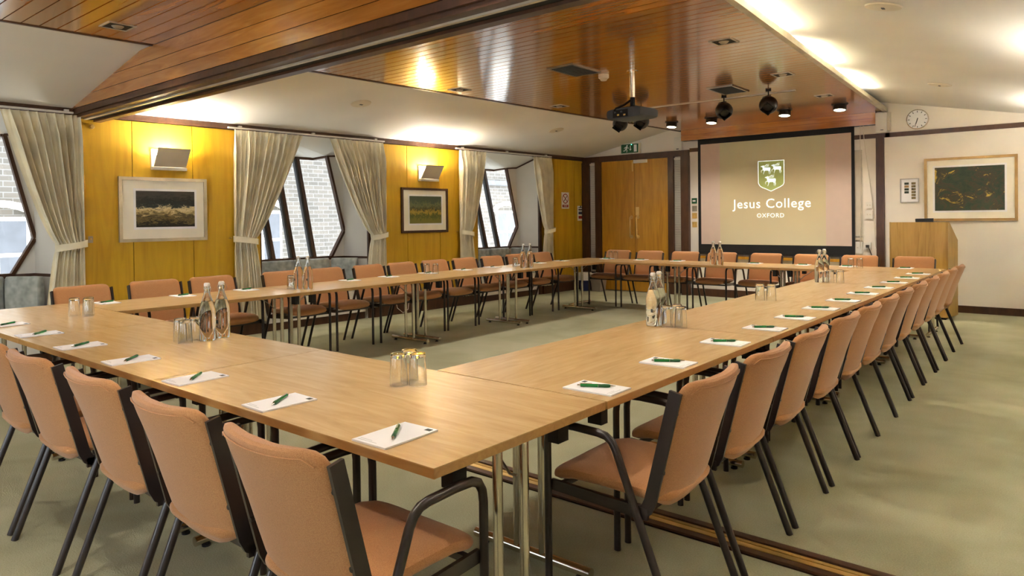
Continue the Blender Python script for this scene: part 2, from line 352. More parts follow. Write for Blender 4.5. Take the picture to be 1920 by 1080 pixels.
# sloping plaster ceilings
def slope(side, y0, y1):
    if side < 0:
        f = lambda y: [(XW(y) - .02, y, 2.556), (XL(y) + .5, y, 2.56 + .2 * (XL(y) + .5 - XW(y)))]
    else:
        f = lambda y: [(XR(y) - .5, y, 3.14), (XRW(y) + .02, y, 2.556)]
    a, b = f(y0), f(y1)
    return MB().slab([a[0], a[1], b[1], b[0]], (0, 0, .05))
for nm, sd in (('ceiling_slope', -1), ('ceiling_slope', 1)): struct(nm, slope(sd, YB, YF), MAT['ceilwhite'])
struct('ceiling_deck', MB().box(-7, -.8, YB, YF, 3.2, 3.25), MAT['darkgap'])
# flat boarded ceiling
def trap(y0, y1, z0, z1, e=0.0):
    return MB().hexa([(XL(y0) - e, y0, z0), (XR(y0) + e, y0, z0), (XR(y1) + e, y1, z0), (XL(y1) - e, y1, z0), (XL(y0) - e, y0, z1), (XR(y0) + e, y0, z1), (XR(y1) + e, y1, z1), (XL(y1) - e, y1, z1)])
cl = struct('ceiling', trap(2.93, YF, 2.915, 2.93, -.01), MAT['darkgap'])
y = 2.94; P = .118
while y < 11.40:
    obj('ceiling_board', trap(y + .0045, min(y + P - .0045, 11.40), 2.90, 2.915), MAT['cedar'], cl); y += P
cn = struct('ceiling', trap(YB, 2.68, 2.915, 2.93, -.01), MAT['darkgap'])
y = 2.66
while y > 0.6:
    obj('ceiling_board', trap(y - P + .0045, y - .0045, 2.90, 2.915), MAT['cedar'], cn); y -= P
obj('ceiling_board', trap(YB, y - .003, 2.90, 2.915), MAT['cedar'], cn)
# edge trims of the boarded ceiling
def edge(f, y0, y1, x0, x1, z0, z1):
    return MB().hexa([(f(y0) + x0, y0, z0), (f(y0) + x1, y0, z0), (f(y1) + x1, y1, z0), (f(y1) + x0, y1, z0), (f(y0) + x0, y0, z1), (f(y0) + x1, y0, z1), (f(y1) + x1, y1, z1), (f(y1) + x0, y1, z1)])
struct('trim_5', edge(XR, 2.95, YF - .001, .002, .055, 2.893, 2.95), MAT['alu'])
struct('trim_6', edge(XL, 2.95, YF - .001, -.04, -.002, 2.893, 2.945), MAT['brown'])
struct('trim_7', edge(XL, YB, 2.66, -.03, -.002, 2.893, 2.945), MAT['brown'])
# boxed beam of the folding partition
def gx(z): return XW(2.7) + (z - 2.56) / .2
def gxr(z): return XRW(2.7) - (z - 2.56) / .2
bm = struct('trim_8', MB().slab([(XW(2.7), 2.69, 2.475), (XRW(2.7), 2.69, 2.475), (XRW(2.7), 2.69, 2.556), (gxr(2.96), 2.69, 2.96), (gx(2.96), 2.69, 2.96), (XW(2.7), 2.69, 2.556)], (0, .24, 0)), MAT['brown'])
for z0, z1 in ((2.56, 2.665), (2.665, 2.775), (2.775, 2.90)):
    obj('gable_board', MB().slab([(gx(z0), 2.66, z0 + .002), (gxr(z0), 2.66, z0 + .002), (gxr(z1), 2.66, z1 - .002), (gx(z1), 2.66, z1 - .002)], (0, .03, 0)), MAT['cedar'], bm)
obj('beam_fascia', MB().box(XW(2.7) + .01, XRW(2.7), 2.665, 2.69, 2.505, 2.558), MAT['brown'], bm)
obj('track_rail', MB().box(XW(2.7) + .05, XRW(2.7), 2.765, 2.79, 2.462, 2.476), MAT['alu'], bm)
obj('track_slot', MB().box(XW(2.7) + .05, XRW(2.7), 2.80, 2.86, 2.468, 2.4755), MAT['blackmat'], bm)
obj('track_edge', MB().box(XW(2.7) + .01, XRW(2.7), 2.865, 2.935, 2.45, 2.476), MAT['brown'], bm)
# timber bulkhead above the screen
bk = struct('trim_9', MB().box(-5.57, -2.475, 11.42, YF - .001, 2.715, 2.899), MAT['darkgap'])
for z0, z1 in ((2.715, 2.806), (2.809, 2.899)): obj('bulkhead_board', MB().box(-5.575, -2.47, 11.40, 11.42, z0, z1), MAT['cedar'], bk)
obj('bulkhead_board', MB().box(-2.488, -2.47, 11.42, YF - .001, 2.715, 2.899), MAT['cedar'], bk)
# ledge and dado under the screen
lg = struct('trim_10', MB().box(-5.44, -2.5, YF - .05, YF - .001, .66, .705), MAT['door_oak'])
# building outside
bd = thing('brick_building', 'pale brick building seen across the way through the bay windows', 'building', (-12.5, 8, 0))
obj('wall', MB().box(-.4, 0, -16, 20, -7, 9), MAT['brick'], bd)
for yy, z0 in ((6.8, .45), (3.2, .45), (-4.9, .35), (-.6, .45), (6.8, 3.4), (-4.9, 3.4), (10.4, .45)):
    wn = obj('window', MB().box(0, .05, yy - .42, yy + .42, z0, z0 + 1.15), MAT['plastic'], bd)
    for dy in (-.2, .2):
        for dz in (.31, .85): obj('pane', MB().box(.05, .06, yy + dy - .17, yy + dy + .17, z0 + dz - .24, z0 + dz + .24), MAT['slate'], wn)
    arc = [(.03, yy + .5 * math.cos(a), z0 + 1.13 + .22 * math.sin(a)) for a in [math.pi * i / 10 for i in range(11)]]
    obj('arch', MB().tube(arc, .06, 6), MAT['mount'], bd)
    obj('sill', MB().box(0, .12, yy - .5, yy + .5, z0 - .1, z0), MAT['mount'], bd)
obj('string_course', MB().box(0, .12, 5.9, 7.2, 2.3, 2.42), MAT['slate'], bd)
# ------------------------------------------------------------------ lamps that carry the room's light
def add_light(kind, name, loc, rot, energy, color, parent, **kw):
    l = bpy.data.lights.new(name, kind); l.energy = energy; l.color = color
    for k, v in kw.items(): setattr(l, k, v)
    o = link(name, l, parent); o.location = loc; o.rotation_euler = rot; return o
def downlight(x, y, label):
    t = thing('recessed_downlight', label, 'ceiling light', (x, y, 2.90), 0, 'square recessed downlights in the boarded ceiling')
    fr = MB()
    for a, b, c, d in ((-.1, .1, -.1, -.085), (-.1, .1, .085, .1), (-.1, -.085, -.085, .085), (.085, .1, -.085, .085)): fr.box(a, b, c, d, -.006, .0)
    obj('rim', fr, MAT['alu'], t)
    obj('reflector', MB().box(-.085, .085, -.085, .085, -.0025, -.0005), MAT['darkgap'], t)
    obj('bulb', MB().lathe([(0.0, -.022), (.03, -.016), (.045, -.002)], 16), MAT['steel'], t, True)
    add_light('SPOT', 'lamp_glow', (0, 0, -.035), (0, 0, 0), DOWN_W, WARM, t, spot_size=math.radians(128), spot_blend=0.7, shadow_soft_size=0.11)
for x, y, lb in ((-5.76, 2.23, 'square recessed downlight in the boarded ceiling on the camera side of the beam'),
                 (-5.69, 5.93, 'square recessed downlight near the left ceiling edge, closer to the beam'),
                 (-5.55, 7.72, 'square recessed downlight near the left ceiling edge, left of the projector'),
                 (-2.46, 5.87, 'square recessed downlight along the right ceiling edge, nearest the camera'),
                 (-2.56, 7.67, 'square recessed downlight along the right ceiling edge, middle of three'),
                 (-2.62, 9.40, 'square recessed downlight along the right ceiling edge, nearest the screen'),
                 (-2.30, 2.23, 'square recessed downlight directly above the near table corner'),
                 (-2.40, 4.05, 'square recessed downlight on the right just beyond the beam'),
                 (-5.70, 4.05, 'square recessed downlight hidden behind the partition beam'),
                 (-2.30, 0.40, 'square recessed downlight above the camera on the right'),
                 (-5.70, 0.40, 'square recessed downlight above the near end on the left')):
    downlight(x, y, lb)
# ------------------------------------------------------------------ tables
TOPZ = .73
def make_table(L, W, x, y, rz, label, group='beech folding tables set in a square'):
    t = thing('folding_table', label, 'table', (x, y, 0), rz, group)
    hl, hw = L / 2 - .003, W / 2; bo = hw - (.165 if W > .83 and rz == 0 else .10)
    tp = MB().box(-hl, hl, -hw, hw, TOPZ - .003, TOPZ); obj('top', tp, MAT['beech'], t)
    obj('edge_band', MB().box(-hl, hl, -hw, hw, TOPZ - .029, TOPZ - .0032), MAT['beech_edge'], t)
    for s in (-1, 1):
        xx = s * (L / 2 - .092); fl = .295
        obj('foot', MB().tube([(xx, -fl, .033), (xx, fl, .033)], .02, 12), MAT['chrome'], t, True)
        for q in (-1, 1):
            obj('foot_pad', MB().lathe([(.018, 0), (.018, .008), (.008, .010), (.008, .02)], 10, (xx, q * (fl - .05), 0)), MAT['blackmat'], t)
            obj('column', MB().tube([(xx, q * .065, .045), (xx, q * .065, .672)], .0165, 12), MAT['chrome'], t, True)
            obj('bracket', MB().box(xx - .022, xx + .022, q * bo - .03, q * bo + .03, .615, TOPZ - .0295), MAT['blackmat'], t)
        obj('top_rail', MB().tube([(xx, -hw + .08, .6855), (xx, hw - .08, .6855)], .0125, 10), MAT['chrome'], t, True)
        i = -s
        obj('stay', MB().tube([(xx, .03, .56), (xx + i * .03, .03, .56), (xx + i * .07, .03, .60), (xx + i * .20, .03, .69), (xx + i * .22, .03, TOPZ - .0295)], .005, 6), MAT['steel'], t, True)
    return t
XRo, XRi, YN, YNi = -1.3339, -2.1977, 1.2772, 2.1203
h2 = math.pi / 2
for (a, b), s in zip(((-3.0227, XRo), (-4.745, -3.0227), (-6.52, -4.745)), ('near corner one closest to the camera, with three upturned glasses', 'middle of the near row, with two water bottles', 'left end of the near row, with three glasses')):
    make_table(b - a, YNi - YN, (a + b) / 2, (YN + YNi) / 2, 0, 'beech table, ' + s)
yy = [2.1263, 3.80, 5.47, 7.12, 8.872]
for k, s in enumerate(('nearest the camera', 'second from the camera', 'third from the camera', 'farthest, by the doors')):
    make_table(yy[k + 1] - yy[k], .784, -5.992, (yy[k] + yy[k + 1]) / 2, h2, 'beech folding table in the row along the curtained windows, ' + s)
yy = [2.1263, 3.81, 5.50, 7.19, 8.872]
for k, s in enumerate(('nearest the camera', 'second from the camera', 'third from the camera', 'farthest, towards the lectern')):
    make_table(yy[k + 1] - yy[k], XRo - XRi, (XRo + XRi) / 2, (yy[k] + yy[k + 1]) / 2, h2, 'beech folding table in the right-hand row, ' + s)
xx = [-6.384, -4.70, -3.02, -1.334]
for k, s in enumerate(('at the left corner before the doors', 'in the middle below the screen', 'at the right corner before the lectern')):
    make_table(xx[k + 1] - xx[k], .765, (xx[k] + xx[k + 1]) / 2, 9.258, 0, 'beech folding table in the far row, ' + s)
# ------------------------------------------------------------------ chairs
def sup(a, b, n, p):
    r = []
    for k in range(n):
        t = 2 * math.pi * k / n; c, s = math.cos(t), math.sin(t)
        r.append((a * math.copysign(abs(c) ** p, c), b * math.copysign(abs(s) ** p, s)))
    return r
def make_chair(label):
    t = thing('armchair', label, 'chair', (0, 0, 0), 0, 'salmon upholstered armchairs around the tables')
    # back pad: rings up the height
    def backc(z):
        u = (z - .40) / .46
        return -.135 - .125 * u - .02 * u * u
    rings = []; prof = [(0, .10), (.03, .14), (.08, .185), (.16, .214), (.30, .222), (.5, .223), (.7, .223), (.84, .223), (.91, .221), (.955, .212), (.985, .196), (1.0, .17)]
    th = [.006, .016, .022, .025, .026, .026, .027, .028, .028, .026, .020, .010]
    for (u, a), b in zip(prof, th):
        z = .40 + .46 * u; c = backc(z)
        rings.append([(x, c + y + .035 * (x / .223) ** 2 - .012, z - .012 * (1 - (x / .223) ** 2) * (u > .8)) for x, y in sup(a, b, 28, .55)])
    bk = obj('backrest', MB().loft(rings), MAT['salmon'], t, True)
    pp = []
    for i in range(15):
        x = -.205 + .41 * i / 14; z = .845 - (.02 if abs(x) > .19 else 0); pp.append((x, backc(z) - .0255 + .035 * (x / .223) ** 2 - .012 + (.004 if abs(x) > .15 else 0), z - .006 - .012 * (1 - (x / .223) ** 2)))
    obj('seam', MB().tube(pp, .0025, 5), MAT['salmon'], bk, True)
    # seat pad
    rings = []; sp = [(-.185, .13, .008), (-.175, .17, .022), (-.14, .205, .030), (-.05, .218, .032), (.08, .222, .032), (.18, .222, .033), (.235, .218, .033), (.262, .205, .026), (.272, .17, .010)]
    for y, a, b in sp:
        u = (y + .185) / .457; zc = .448 + .014 * math.sin(u * math.pi * .9) + .008 * u - .016 * max(0, u - .8) * 5
        rings.append([(x, y, zc + z + .008 * (abs(x) / .22) ** 2) for x, z in sup(a, b, 26, .6)])
    obj('seat', MB().loft(rings), MAT['salmon'], t, True)
    for s in (-1, 1):
        X = s * .246
        path = [(X, .262, 0), (X, .262, .30), (X, .262, .58), (X, .257, .615), (X, .242, .640), (X, .215, .652), (X, .15, .654), (X, .05, .650), (X, .018, .644), (X, -.004, .628), (X, -.02, .60), (X, -.14, .29), (X, -.252, 0)]
        obj('side_frame', MB().tube(path, .0125, 10, ry=.0145), MAT['chairmetal'], t, True)
        X = s * .231
        obj('seat_rail', MB().bar((X, .255, .425), (X, -.13, .408), .014, .038), MAT['chairmetal'], t)
        bp = [(-.06, .408), (-.10, .410), (-.124, .424), (-.138, .452), (-.155, .52), (-.190, .66), (-.225, .80), (-.231, .825)]
        v = []; X0, X1 = X - .005, X + .007
        rg = []
        for i, (y, z) in enumerate(bp):
            a = bp[max(0, i - 1)]; b = bp[min(len(bp) - 1, i + 1)]; d = Vector((b[0] - a[0], b[1] - a[1])).normalized(); n = Vector((-d.y, d.x)) * .021
            rg.append([(X0, y - n.x, z - n.y), (X1, y - n.x, z - n.y), (X1, y + n.x, z + n.y), (X0, y + n.x, z + n.y)])
        br = obj('back_bar', MB().loft(rg), MAT['chairmetal'], t)
        for y, z in ((-.228, .755), (-.180, .555)):
            obj('bolt', MB().tube([(X - s * .006, y + .012, z), (X - s * .006, y - .006, z)], .0075, 8), MAT['black'], br)
    obj('front_rail', MB().box(-.235, .235, .225, .245, .405, .425), MAT['chairmetal'], t)
    obj('rear_rail', MB().box(-.235, .235, -.12, -.10, .40, .418), MAT['chairmetal'], t)
    return t
proto = None
def chair(x, y, rz, label):
    global proto
    if proto is None:
        proto = make_chair(label); proto.location = (x, y, 0); proto.rotation_euler = (0, 0, rz)
    else: dup(proto, (x, y, 0), rz, label)
rn = random.Random(3)
# near row: facing +y
for k, x in enumerate((-1.585, -2.165, -2.765, -3.402, -3.965)):
    s = ('front one, nearest the camera at the table corner', 'second from the table corner', 'third from the table corner', 'fourth from the table corner', 'cut by the left edge of the picture')[k]
    chair(x, 1.215 + rn.uniform(-.01, .01), rn.uniform(-.02, .02), 'near-side salmon armchair seen from behind, ' + s)
ry = [2.268, 2.84, 3.412, 4.02, 4.555, 5.085, 5.612, 6.205, 6.79, 7.39, 7.93, 8.485]
for k, y in enumerate(ry):
    chair(-1.262 - .006 * k, y, h2 + rn.uniform(-.025, .025), 'salmon armchair tucked in along the right side, %s from the camera' % ORD[k])
ly = [2.245, 2.85, 3.395, 4.17, 4.74, 5.345, 5.87, 6.42, 7.01, 7.56, 8.12, 8.77]
for k, y in enumerate(ly):
    chair(-6.455 + rn.uniform(-.015, .015), y + .02, -h2 + rn.uniform(-.03, .03), 'salmon armchair on the window side facing us, %s from the left' % ORD[k])
fx = [-5.96, -5.38, -4.78, -4.20, -3.56, -2.94, -2.34, -1.72]
for k, x in enumerate(fx):
    chair(x, 9.66 + rn.uniform(-.02, .02), math.pi + rn.uniform(-.03, .03), 'salmon armchair along the far side facing us, %s from the left' % ORD[k])
# ------------------------------------------------------------------ notepads and pens
def make_pad(label):
    t = thing('notepad', label, 'notepad', (0, 0, TOPZ), 0, 'white notepads laid along the tables')
    obj('sheets', MB().box(-.073, .073, -.108, .108, .0005, .006), MAT['paper'], t)
    obj('crest_print', MB().box(.040, .064, .080, .098, .006, .0063), MAT['ink'], t)
    l = MB()
    for i in range(2): l.box(-.062, .02 - .03 * i, -.094 + .010 * i, -.0925 + .010 * i, .006, .0062)
    obj('address_print', l, MAT['faint_ink'], t); return t
def make_pen(label):
    t = thing('pen', label, 'pen', (0, 0, TOPZ + .0065), 0, 'green ballpoint pens on the notepads')
    def rod(a, b, r0, r1=None, n=10): return MB().tube([(a, 0, .006), (b, 0, .006)], [r0, r1 if r1 else r0], n)
    obj('barrel', rod(-.005, .062, .0064), MAT['pen'], t, True)
    g = MB().tube([(-.052, 0, .006), (-.046, 0, .006), (-.03, 0, .006), (-.018, 0, .006), (-.006, 0, .006)], [.0048, .0066, .0069, .006, .0065], 10)
    obj('grip', g, MAT['grip'], t, True); obj('ring', rod(-.006, -.003, .0058), MAT['chrome'], t, True)
    obj('tip', rod(-.072, -.052, .001, .0046), MAT['chrome'], t, True); obj('push_button', rod(.062, .074, .0032), MAT['chrome'], t, True)
    obj('clip', MB().box(.018, .066, -.002, .002, .0125, .014), MAT['chrome'], t); return t
pp = None; pq = None
def pad(x, y, rz, pen_rz, where):
    global pp, pq
    lp = 'white notepad with a small dark crest, ' + where; lq = 'green ballpoint pen lying on the notepad ' + where
    if pp is None:
        pp = make_pad(lp); pq = make_pen(lq); a, b = pp, pq
        a.location = (x, y, TOPZ); a.rotation_euler = (0, 0, rz); b.location = (x, y, TOPZ + .0065); b.rotation_euler = (0, 0, pen_rz)
    else:
        dup(pp, (x, y, TOPZ), rz, lp); dup(pq, (x, y, TOPZ + .0065), pen_rz, lq)
for k, x in enumerate((-1.63, -2.26, -2.89, -3.53, -4.17, -4.82, -5.44)):
    pad(x, 1.40, rn.uniform(-.05, .05), math.radians(130) + rn.uniform(-.1, .1), 'in the near row, %s from the right' % ORD[k])
for k, y in enumerate((2.262, 2.85, 3.48, 4.05, 4.58, 5.13, 5.70, 6.29, 6.87, 7.46, 8.06, 8.66)):
    pad(-1.465, y, h2 + rn.uniform(-.04, .04), math.radians(214) + rn.uniform(-.08, .08), 'in the right row, %s from the camera' % ORD[k])
for k, y in enumerate((2.30, 2.93, 3.54, 4.14, 4.76, 5.31, 5.93, 6.55, 7.12, 7.65, 8.13, 8.72)):
    pad(-6.265, y, -h2 + rn.uniform(-.04, .04), math.radians(107) + rn.uniform(-.1, .1), 'in the window row, %s from the left' % ORD[k])
for k, x in enumerate((-5.94, -5.33, -4.72, -3.57, -2.93, -2.39, -1.74)):
    pad(x, 9.51, math.pi + rn.uniform(-.04, .04), math.radians(200) + rn.uniform(-.2, .2), 'in the far row, %s from the left' % ORD[k])
# ------------------------------------------------------------------ glasses and bottles
def make_glass(label):
    h = .125; r0, r1 = .036, .032     # upturned: rim on the table, thick base on top
    p = [(r0, .0005), (r0, .012), (r1, h - .006), (r1 - .003, h), (.0, h), ]
    q = [(.0, h - .016), (r1 - .006, h - .016), (r1 - .0045, h - .022), (r0 - .0022, .012), (r0 - .0022, .0005)]
    mb = MB().lathe(p, 28); n = 28
    mb.f = [f for f in mb.f if len(f) == 4]; o = len(mb.v)
    m2 = MB().lathe(q, 28); m2.f = [f for f in m2.f if len(f) == 4]; mb.add(m2.v, m2.f)
    e = o + 4 * n
    mb.f += [(k, e + k, e + (k + 1) % n, (k + 1) % n) for k in range(n)]
    t = thing('tumbler', label, 'glass', (0, 0, TOPZ), 0, 'upturned tumblers on the tables')
    obj('glass_wall', mb, MAT['glass'], t, True)
    obj('base_ring', MB().lathe([(r1 - .004, h - .0005), (r1 - .001, h + .0012), (r1 - .009, h + .0012), (r1 - .012, h + .0002)], 28, cap=False), MAT['glass'], t, True); return t
pg = None
def glass(x, y, label):
    global pg
    if pg is None: pg = make_glass(label); pg.location = (x, y, TOPZ)
    else: dup(pg, (x, y, TOPZ), rn.uniform(0, 6), label)
def make_bottle(label):
    t = thing('swing_top_bottle', label, 'bottle', (0, 0, TOPZ), 0, 'swing-top water bottles on the tables')
    low = [(.0, .0015), (.030, .0005), (.041, .002), (.044, .008), (.044, .150), (.0425, .170), (.036, .200), (.0295, .2185), (.0, .2185)]
    up = [(.0295, .2187), (.025, .232), (.0185, .252), (.0155, .268), (.0150, .283), (.0178, .287), (.0178, .297), (.0150, .300), (.0105, .300), (.0105, .283), (.0120, .268), (.0155, .252), (.0222, .232), (.0270, .2187), (.0295, .2187)]
    obj('filled_body', MB().lathe(low, 28), MAT['water'], t, True, 'lower part of the bottle filled with clear water'); obj('glass_neck', MB().lathe(up, 28, cap=False), MAT['glass'], t, True)
    st = obj('stopper', MB().lathe([(.0, .300), (.0155, .3005), (.0165, .304), (.0165, .314), (.012, .320), (.0, .321)], 16), MAT['plastic'], t, True)
    w = MB()
    for s in (-1, 1): w.tube([(.018 * s, 0, .268), (.024 * s, .004, .276), (.029 * s, .006, .288), (.024 * s, .003, .304), (.017 * s, 0, .311)], .0014, 5)
    w.tube([(.0165 * math.cos(a), .0165 * math.sin(a), .268) for a in [2 * math.pi * i / 16 for i in range(16)]], .0014, 5, closed=True)
    obj('wire_clip', w, MAT['steel'], t, True)
    obj('crest_mark', MB().add([(.0446 * math.cos(a), .0446 * math.sin(a), z) for a in (-1.75, -1.62, -1.5) for z in (.085, .105)], [(0, 2, 3, 1), (2, 4, 5, 3)]), MAT['ink'], t)
    return t
pb = None
def bottle(x, y, label, rz=0.0):
    global pb
    if pb is None: pb = make_bottle(label); pb.location = (x, y, TOPZ); pb.rotation_euler = (0, 0, rz)
    else: dup(pb, (x, y, TOPZ), rz, label)
def cluster(pts, where):
    nm = {2: ('left one', 'right one'), 3: ('left one', 'right one', 'rear one')}[len(pts)]
    for (x, y), s in zip(pts, nm): glass(x, y, 'upturned tumbler %s, %s of %s' % (where, s, 'two' if len(pts) == 2 else 'three'))
cluster([(-2.125, 1.845), (-2.068, 1.895), (-2.15, 1.925)], 'in the cluster nearest the camera')
cluster([(-5.60, 1.845), (-5.50, 1.90), (-5.575, 1.93)], 'on the left end table of the near row')
cluster([(-3.885, 1.80), (-3.805, 1.79), (-3.875, 1.88)], 'beside the bottles on the middle near table')
cluster([(-6.05, 3.89), (-5.99, 3.85)], 'beside the first bottles of the window row')
cluster([(-6.19, 5.84), (-6.10, 5.90)], 'between the two bottle pairs of the window row')
cluster([(-6.06, 7.36), (-6.00, 7.30)], 'beside the far bottles of the window row')
cluster([(-5.84, 9.46), (-5.76, 9.48)], 'at the left end of the far row')
cluster([(-2.28, 9.22), (-2.19, 9.26)], 'at the right end of the far row')
cluster([(-1.955, 7.16), (-1.875, 7.19)], 'beside the far bottles of the right row')
cluster([(-1.99, 5.40), (-1.91, 5.42)], 'standing alone midway along the right row')
cluster([(-1.955, 3.79), (-1.875, 3.81), (-1.935, 3.88)], 'beside the near bottles of the right row')
for a, b, s in (((-3.785, 1.905), (-3.815, 2.005), 'on the middle near table'), ((-5.915, 3.885), (-5.83, 3.935), 'in the window row nearer the camera'),
                ((-5.83, 7.25), (-5.80, 7.36), 'in the window row nearer the doors'), ((-3.955, 9.02), (-3.865, 9.03), 'on the far row below the screen'),
                ((-2.055, 7.16), (-2.04, 7.27), 'towards the far end of the right row'), ((-2.045, 3.79), (-2.065, 3.905), 'towards the near end of the right row')):
    bottle(a[0], a[1], 'swing-top water bottle %s, nearer one of the pair' % s, rn.uniform(0, 1)); bottle(b[0], b[1], 'swing-top water bottle %s, farther one of the pair' % s, rn.uniform(0, 1))
# ------------------------------------------------------------------ helpers for flat work
def fmap(kind, d):
    return (lambda u, v: (u, -d, v)) if kind == 'F' else (lambda u, v: (d, u, v))
def flat(name, polys, kind, d, th, mat, parent, label=None):
    f0 = fmap(kind, d); off = (0, -th, 0) if kind == 'F' else (th, 0, 0); mb = MB()
    for p in polys: mb.slab([f0(u, v) for u, v in p], off)
    return obj(name, mb, mat, parent, False, label)
def rect(u0, u1, v0, v1): return [(u0, v0), (u1, v0), (u1, v1), (u0, v1)]
def disc(cu, cv, r, n=24, ru=None): return [(cu + (ru or r) * math.cos(2 * math.pi * i / n), cv + r * math.sin(2 * math.pi * i / n)) for i in range(n)]
def strip(a, b, w0, w1=None):
    w1 = w1 or w0; dx, dy = b[0] - a[0], b[1] - a[1]; L = math.hypot(dx, dy); nx, ny = -dy / L, dx / L
    return [(a[0] + nx * w0 / 2, a[1] + ny * w0 / 2), (a[0] - nx * w0 / 2, a[1] - ny * w0 / 2), (b[0] - nx * w1 / 2, b[1] - ny * w1 / 2), (b[0] + nx * w1 / 2, b[1] + ny * w1 / 2)]
def wall_thing(name, label, cat, s, z, group=None, x=0.018):
    return thing(name, label, cat, Wp(s, x, z), -0.04, group)
def far_thing(name, label, cat, x, z, group=None, y=YF): return thing(name, label, cat, (x, y, z), 0, group)
def text_obj(name, body, width, kind_y, x, z, mat, parent, bold=False):
    cu = bpy.data.curves.new(name, 'FONT'); cu.body = body; cu.size = 1; cu.resolution_u = 3; cu.space_character = 1.08 if bold else 1.15
    if bold: cu.offset = 0.0
    tmp = bpy.data.objects.new('tmp', cu); COL.objects.link(tmp); dg = bpy.context.evaluated_depsgraph_get(); dg.update()
    me = bpy.data.meshes.new_from_object(tmp.evaluated_get(dg)); bpy.data.objects.remove(tmp)
    x0 = min(v.co.x for v in me.vertices); x1 = max(v.co.x for v in me.vertices); s = width / (x1 - x0)
    for v in me.vertices: v.co = Vector((x + (v.co.x - x0) * s, kind_y, z + v.co.y * s))
    me.materials.clear(); me.materials.append(mat); me.name = name
    return link(name, me, parent)
# ------------------------------------------------------------------ curtains
def curtain(so, si, label, tw=.24, seed=0, zb=.16):
    d = 1 if si > so else -1; W = abs(si - so); n = 11 if W > .75 else (9 if W > .6 else 7); cols = n * 12; rows = 34; zt, ztie = 2.495, 1.17
    t = thing('curtain', label, 'curtain', Wp(so, 0.055, 0), -0.04, 'tied-back beige curtains at the bay windows')
    r = random.Random(seed); ph = [r.uniform(-.5, .5) for _ in range(n + 2)]
    vs = []; fs = []
    for j in range(rows + 1):
        q = j / rows; z = zt + (zb - zt) * q
        if z > ztie:
            k = (z - ztie) / (zt - ztie); wd = tw + (W - tw) * k ** .78; amp = .018 + .048 * min(1, (1 - k) * 5) * (0.4 + .6 * k)
        else:
            k = (ztie - z) / (ztie - zb); wd = tw + .13 * k ** .7 * min(1, W / .7); amp = .026 + .016 * k
        neck = math.exp(-((z - ztie) / .07) ** 2)
        for i in range(cols + 1):
            u = i / cols; a = u * n * 2 * math.pi + ph[int(u * n)] * .5 * (1 - q)
            bulge = .05 * math.sin(math.pi * u) * (neck * .7 + .3 * (1 if z < ztie else 1 - k))
            x = .045 + bulge + amp * (1 - .35 * neck) * (math.sin(a) + .34 * math.sin(2 * a + ph[int(u * n)] * 4)) + .010 * math.sin(a * .37 + seed) + (.006 * math.sin(a * 3) if q < .06 else 0)
            s = d * (wd * u + min(.020, wd / n * .22) * math.cos(a) * (1 - neck))
            vs.append((x, s, z))
    for j in range(rows):
        for i in range(cols):
            a = j * (cols + 1) + i; f = (a, a + 1, a + cols + 2, a + cols + 1); fs.append(f if d > 0 else f[::-1])
    o = obj('cloth', MB().add(vs, fs), MAT['curtain'], t, True)
    md = o.modifiers.new('thickness', 'SOLIDIFY'); md.thickness = .003
    # tie band
    ring = []
    for zz, rr in ((-.036, .0), (.036, .0), (.036, .007), (-.036, .007)):
        ring.append((zz, rr))
    mb = MB(); m = 28
    for i in range(m):
        a = 2 * math.pi * i / m; cs, sn = math.cos(a), math.sin(a)
        for zz, rr in ring:
            y = d * (tw / 2 + (tw / 2 + .018 + rr) * cs); x = .075 + (.075 + rr) * sn
            mb.v.append((x, y, ztie + zz * (1 - .1 * sn) - .035 * (cs * .6 + .2)))
    for i in range(m):
        for k in range(4): mb.f.append((i * 4 + k, i * 4 + (k + 1) % 4, ((i + 1) % m) * 4 + (k + 1) % 4, ((i + 1) % m) * 4 + k))
    obj('tieback', mb, MAT['curtain'], t, True)
    obj('tie_hook', MB().tube([(-.05, -d * .022, ztie + .02), (.0, -d * .022, ztie + .02), (.012, -d * .022, ztie + .03)], [.005, .005, .009], 8), MAT['brass'], t, True)
    return t
curtain(2.735, 2.06, 'beige tied-back curtain at the left picture edge, beside the yellow panelling', .24, 1)
curtain(4.34, 5.27, 'widest beige tied-back curtain, on the left of the middle bay window', .26, 2)
curtain(6.585, 5.70, 'beige tied-back curtain on the right of the middle bay window', .22, 3)
curtain(8.08, 8.66, 'beige tied-back curtain on the left of the farthest bay window', .24, 4)
curtain(10.43, 9.92, 'beige tied-back curtain on the right of the farthest bay window, near the doors', .22, 5)
for (a, b), s in zip(((.5, 2.76), (4.30, 6.62), (8.04, 10.46)), ('leftmost', 'middle', 'farthest')):
    t = thing('curtain_track', 'white curtain track fixed above the %s bay window' % s, 'curtain track', Wp(a, 0.046, 2.52), -0.04, 'white curtain tracks')
    obj('rail', MB().box(0, .035, 0, b - a, -.009, .009), MAT['plastic'], t)
    for y in (.15, (b - a) / 2, b - a - .15): obj('bracket', MB().box(-.0, .03, y - .02, y + .02, .012, .03), MAT['plastic'], t)
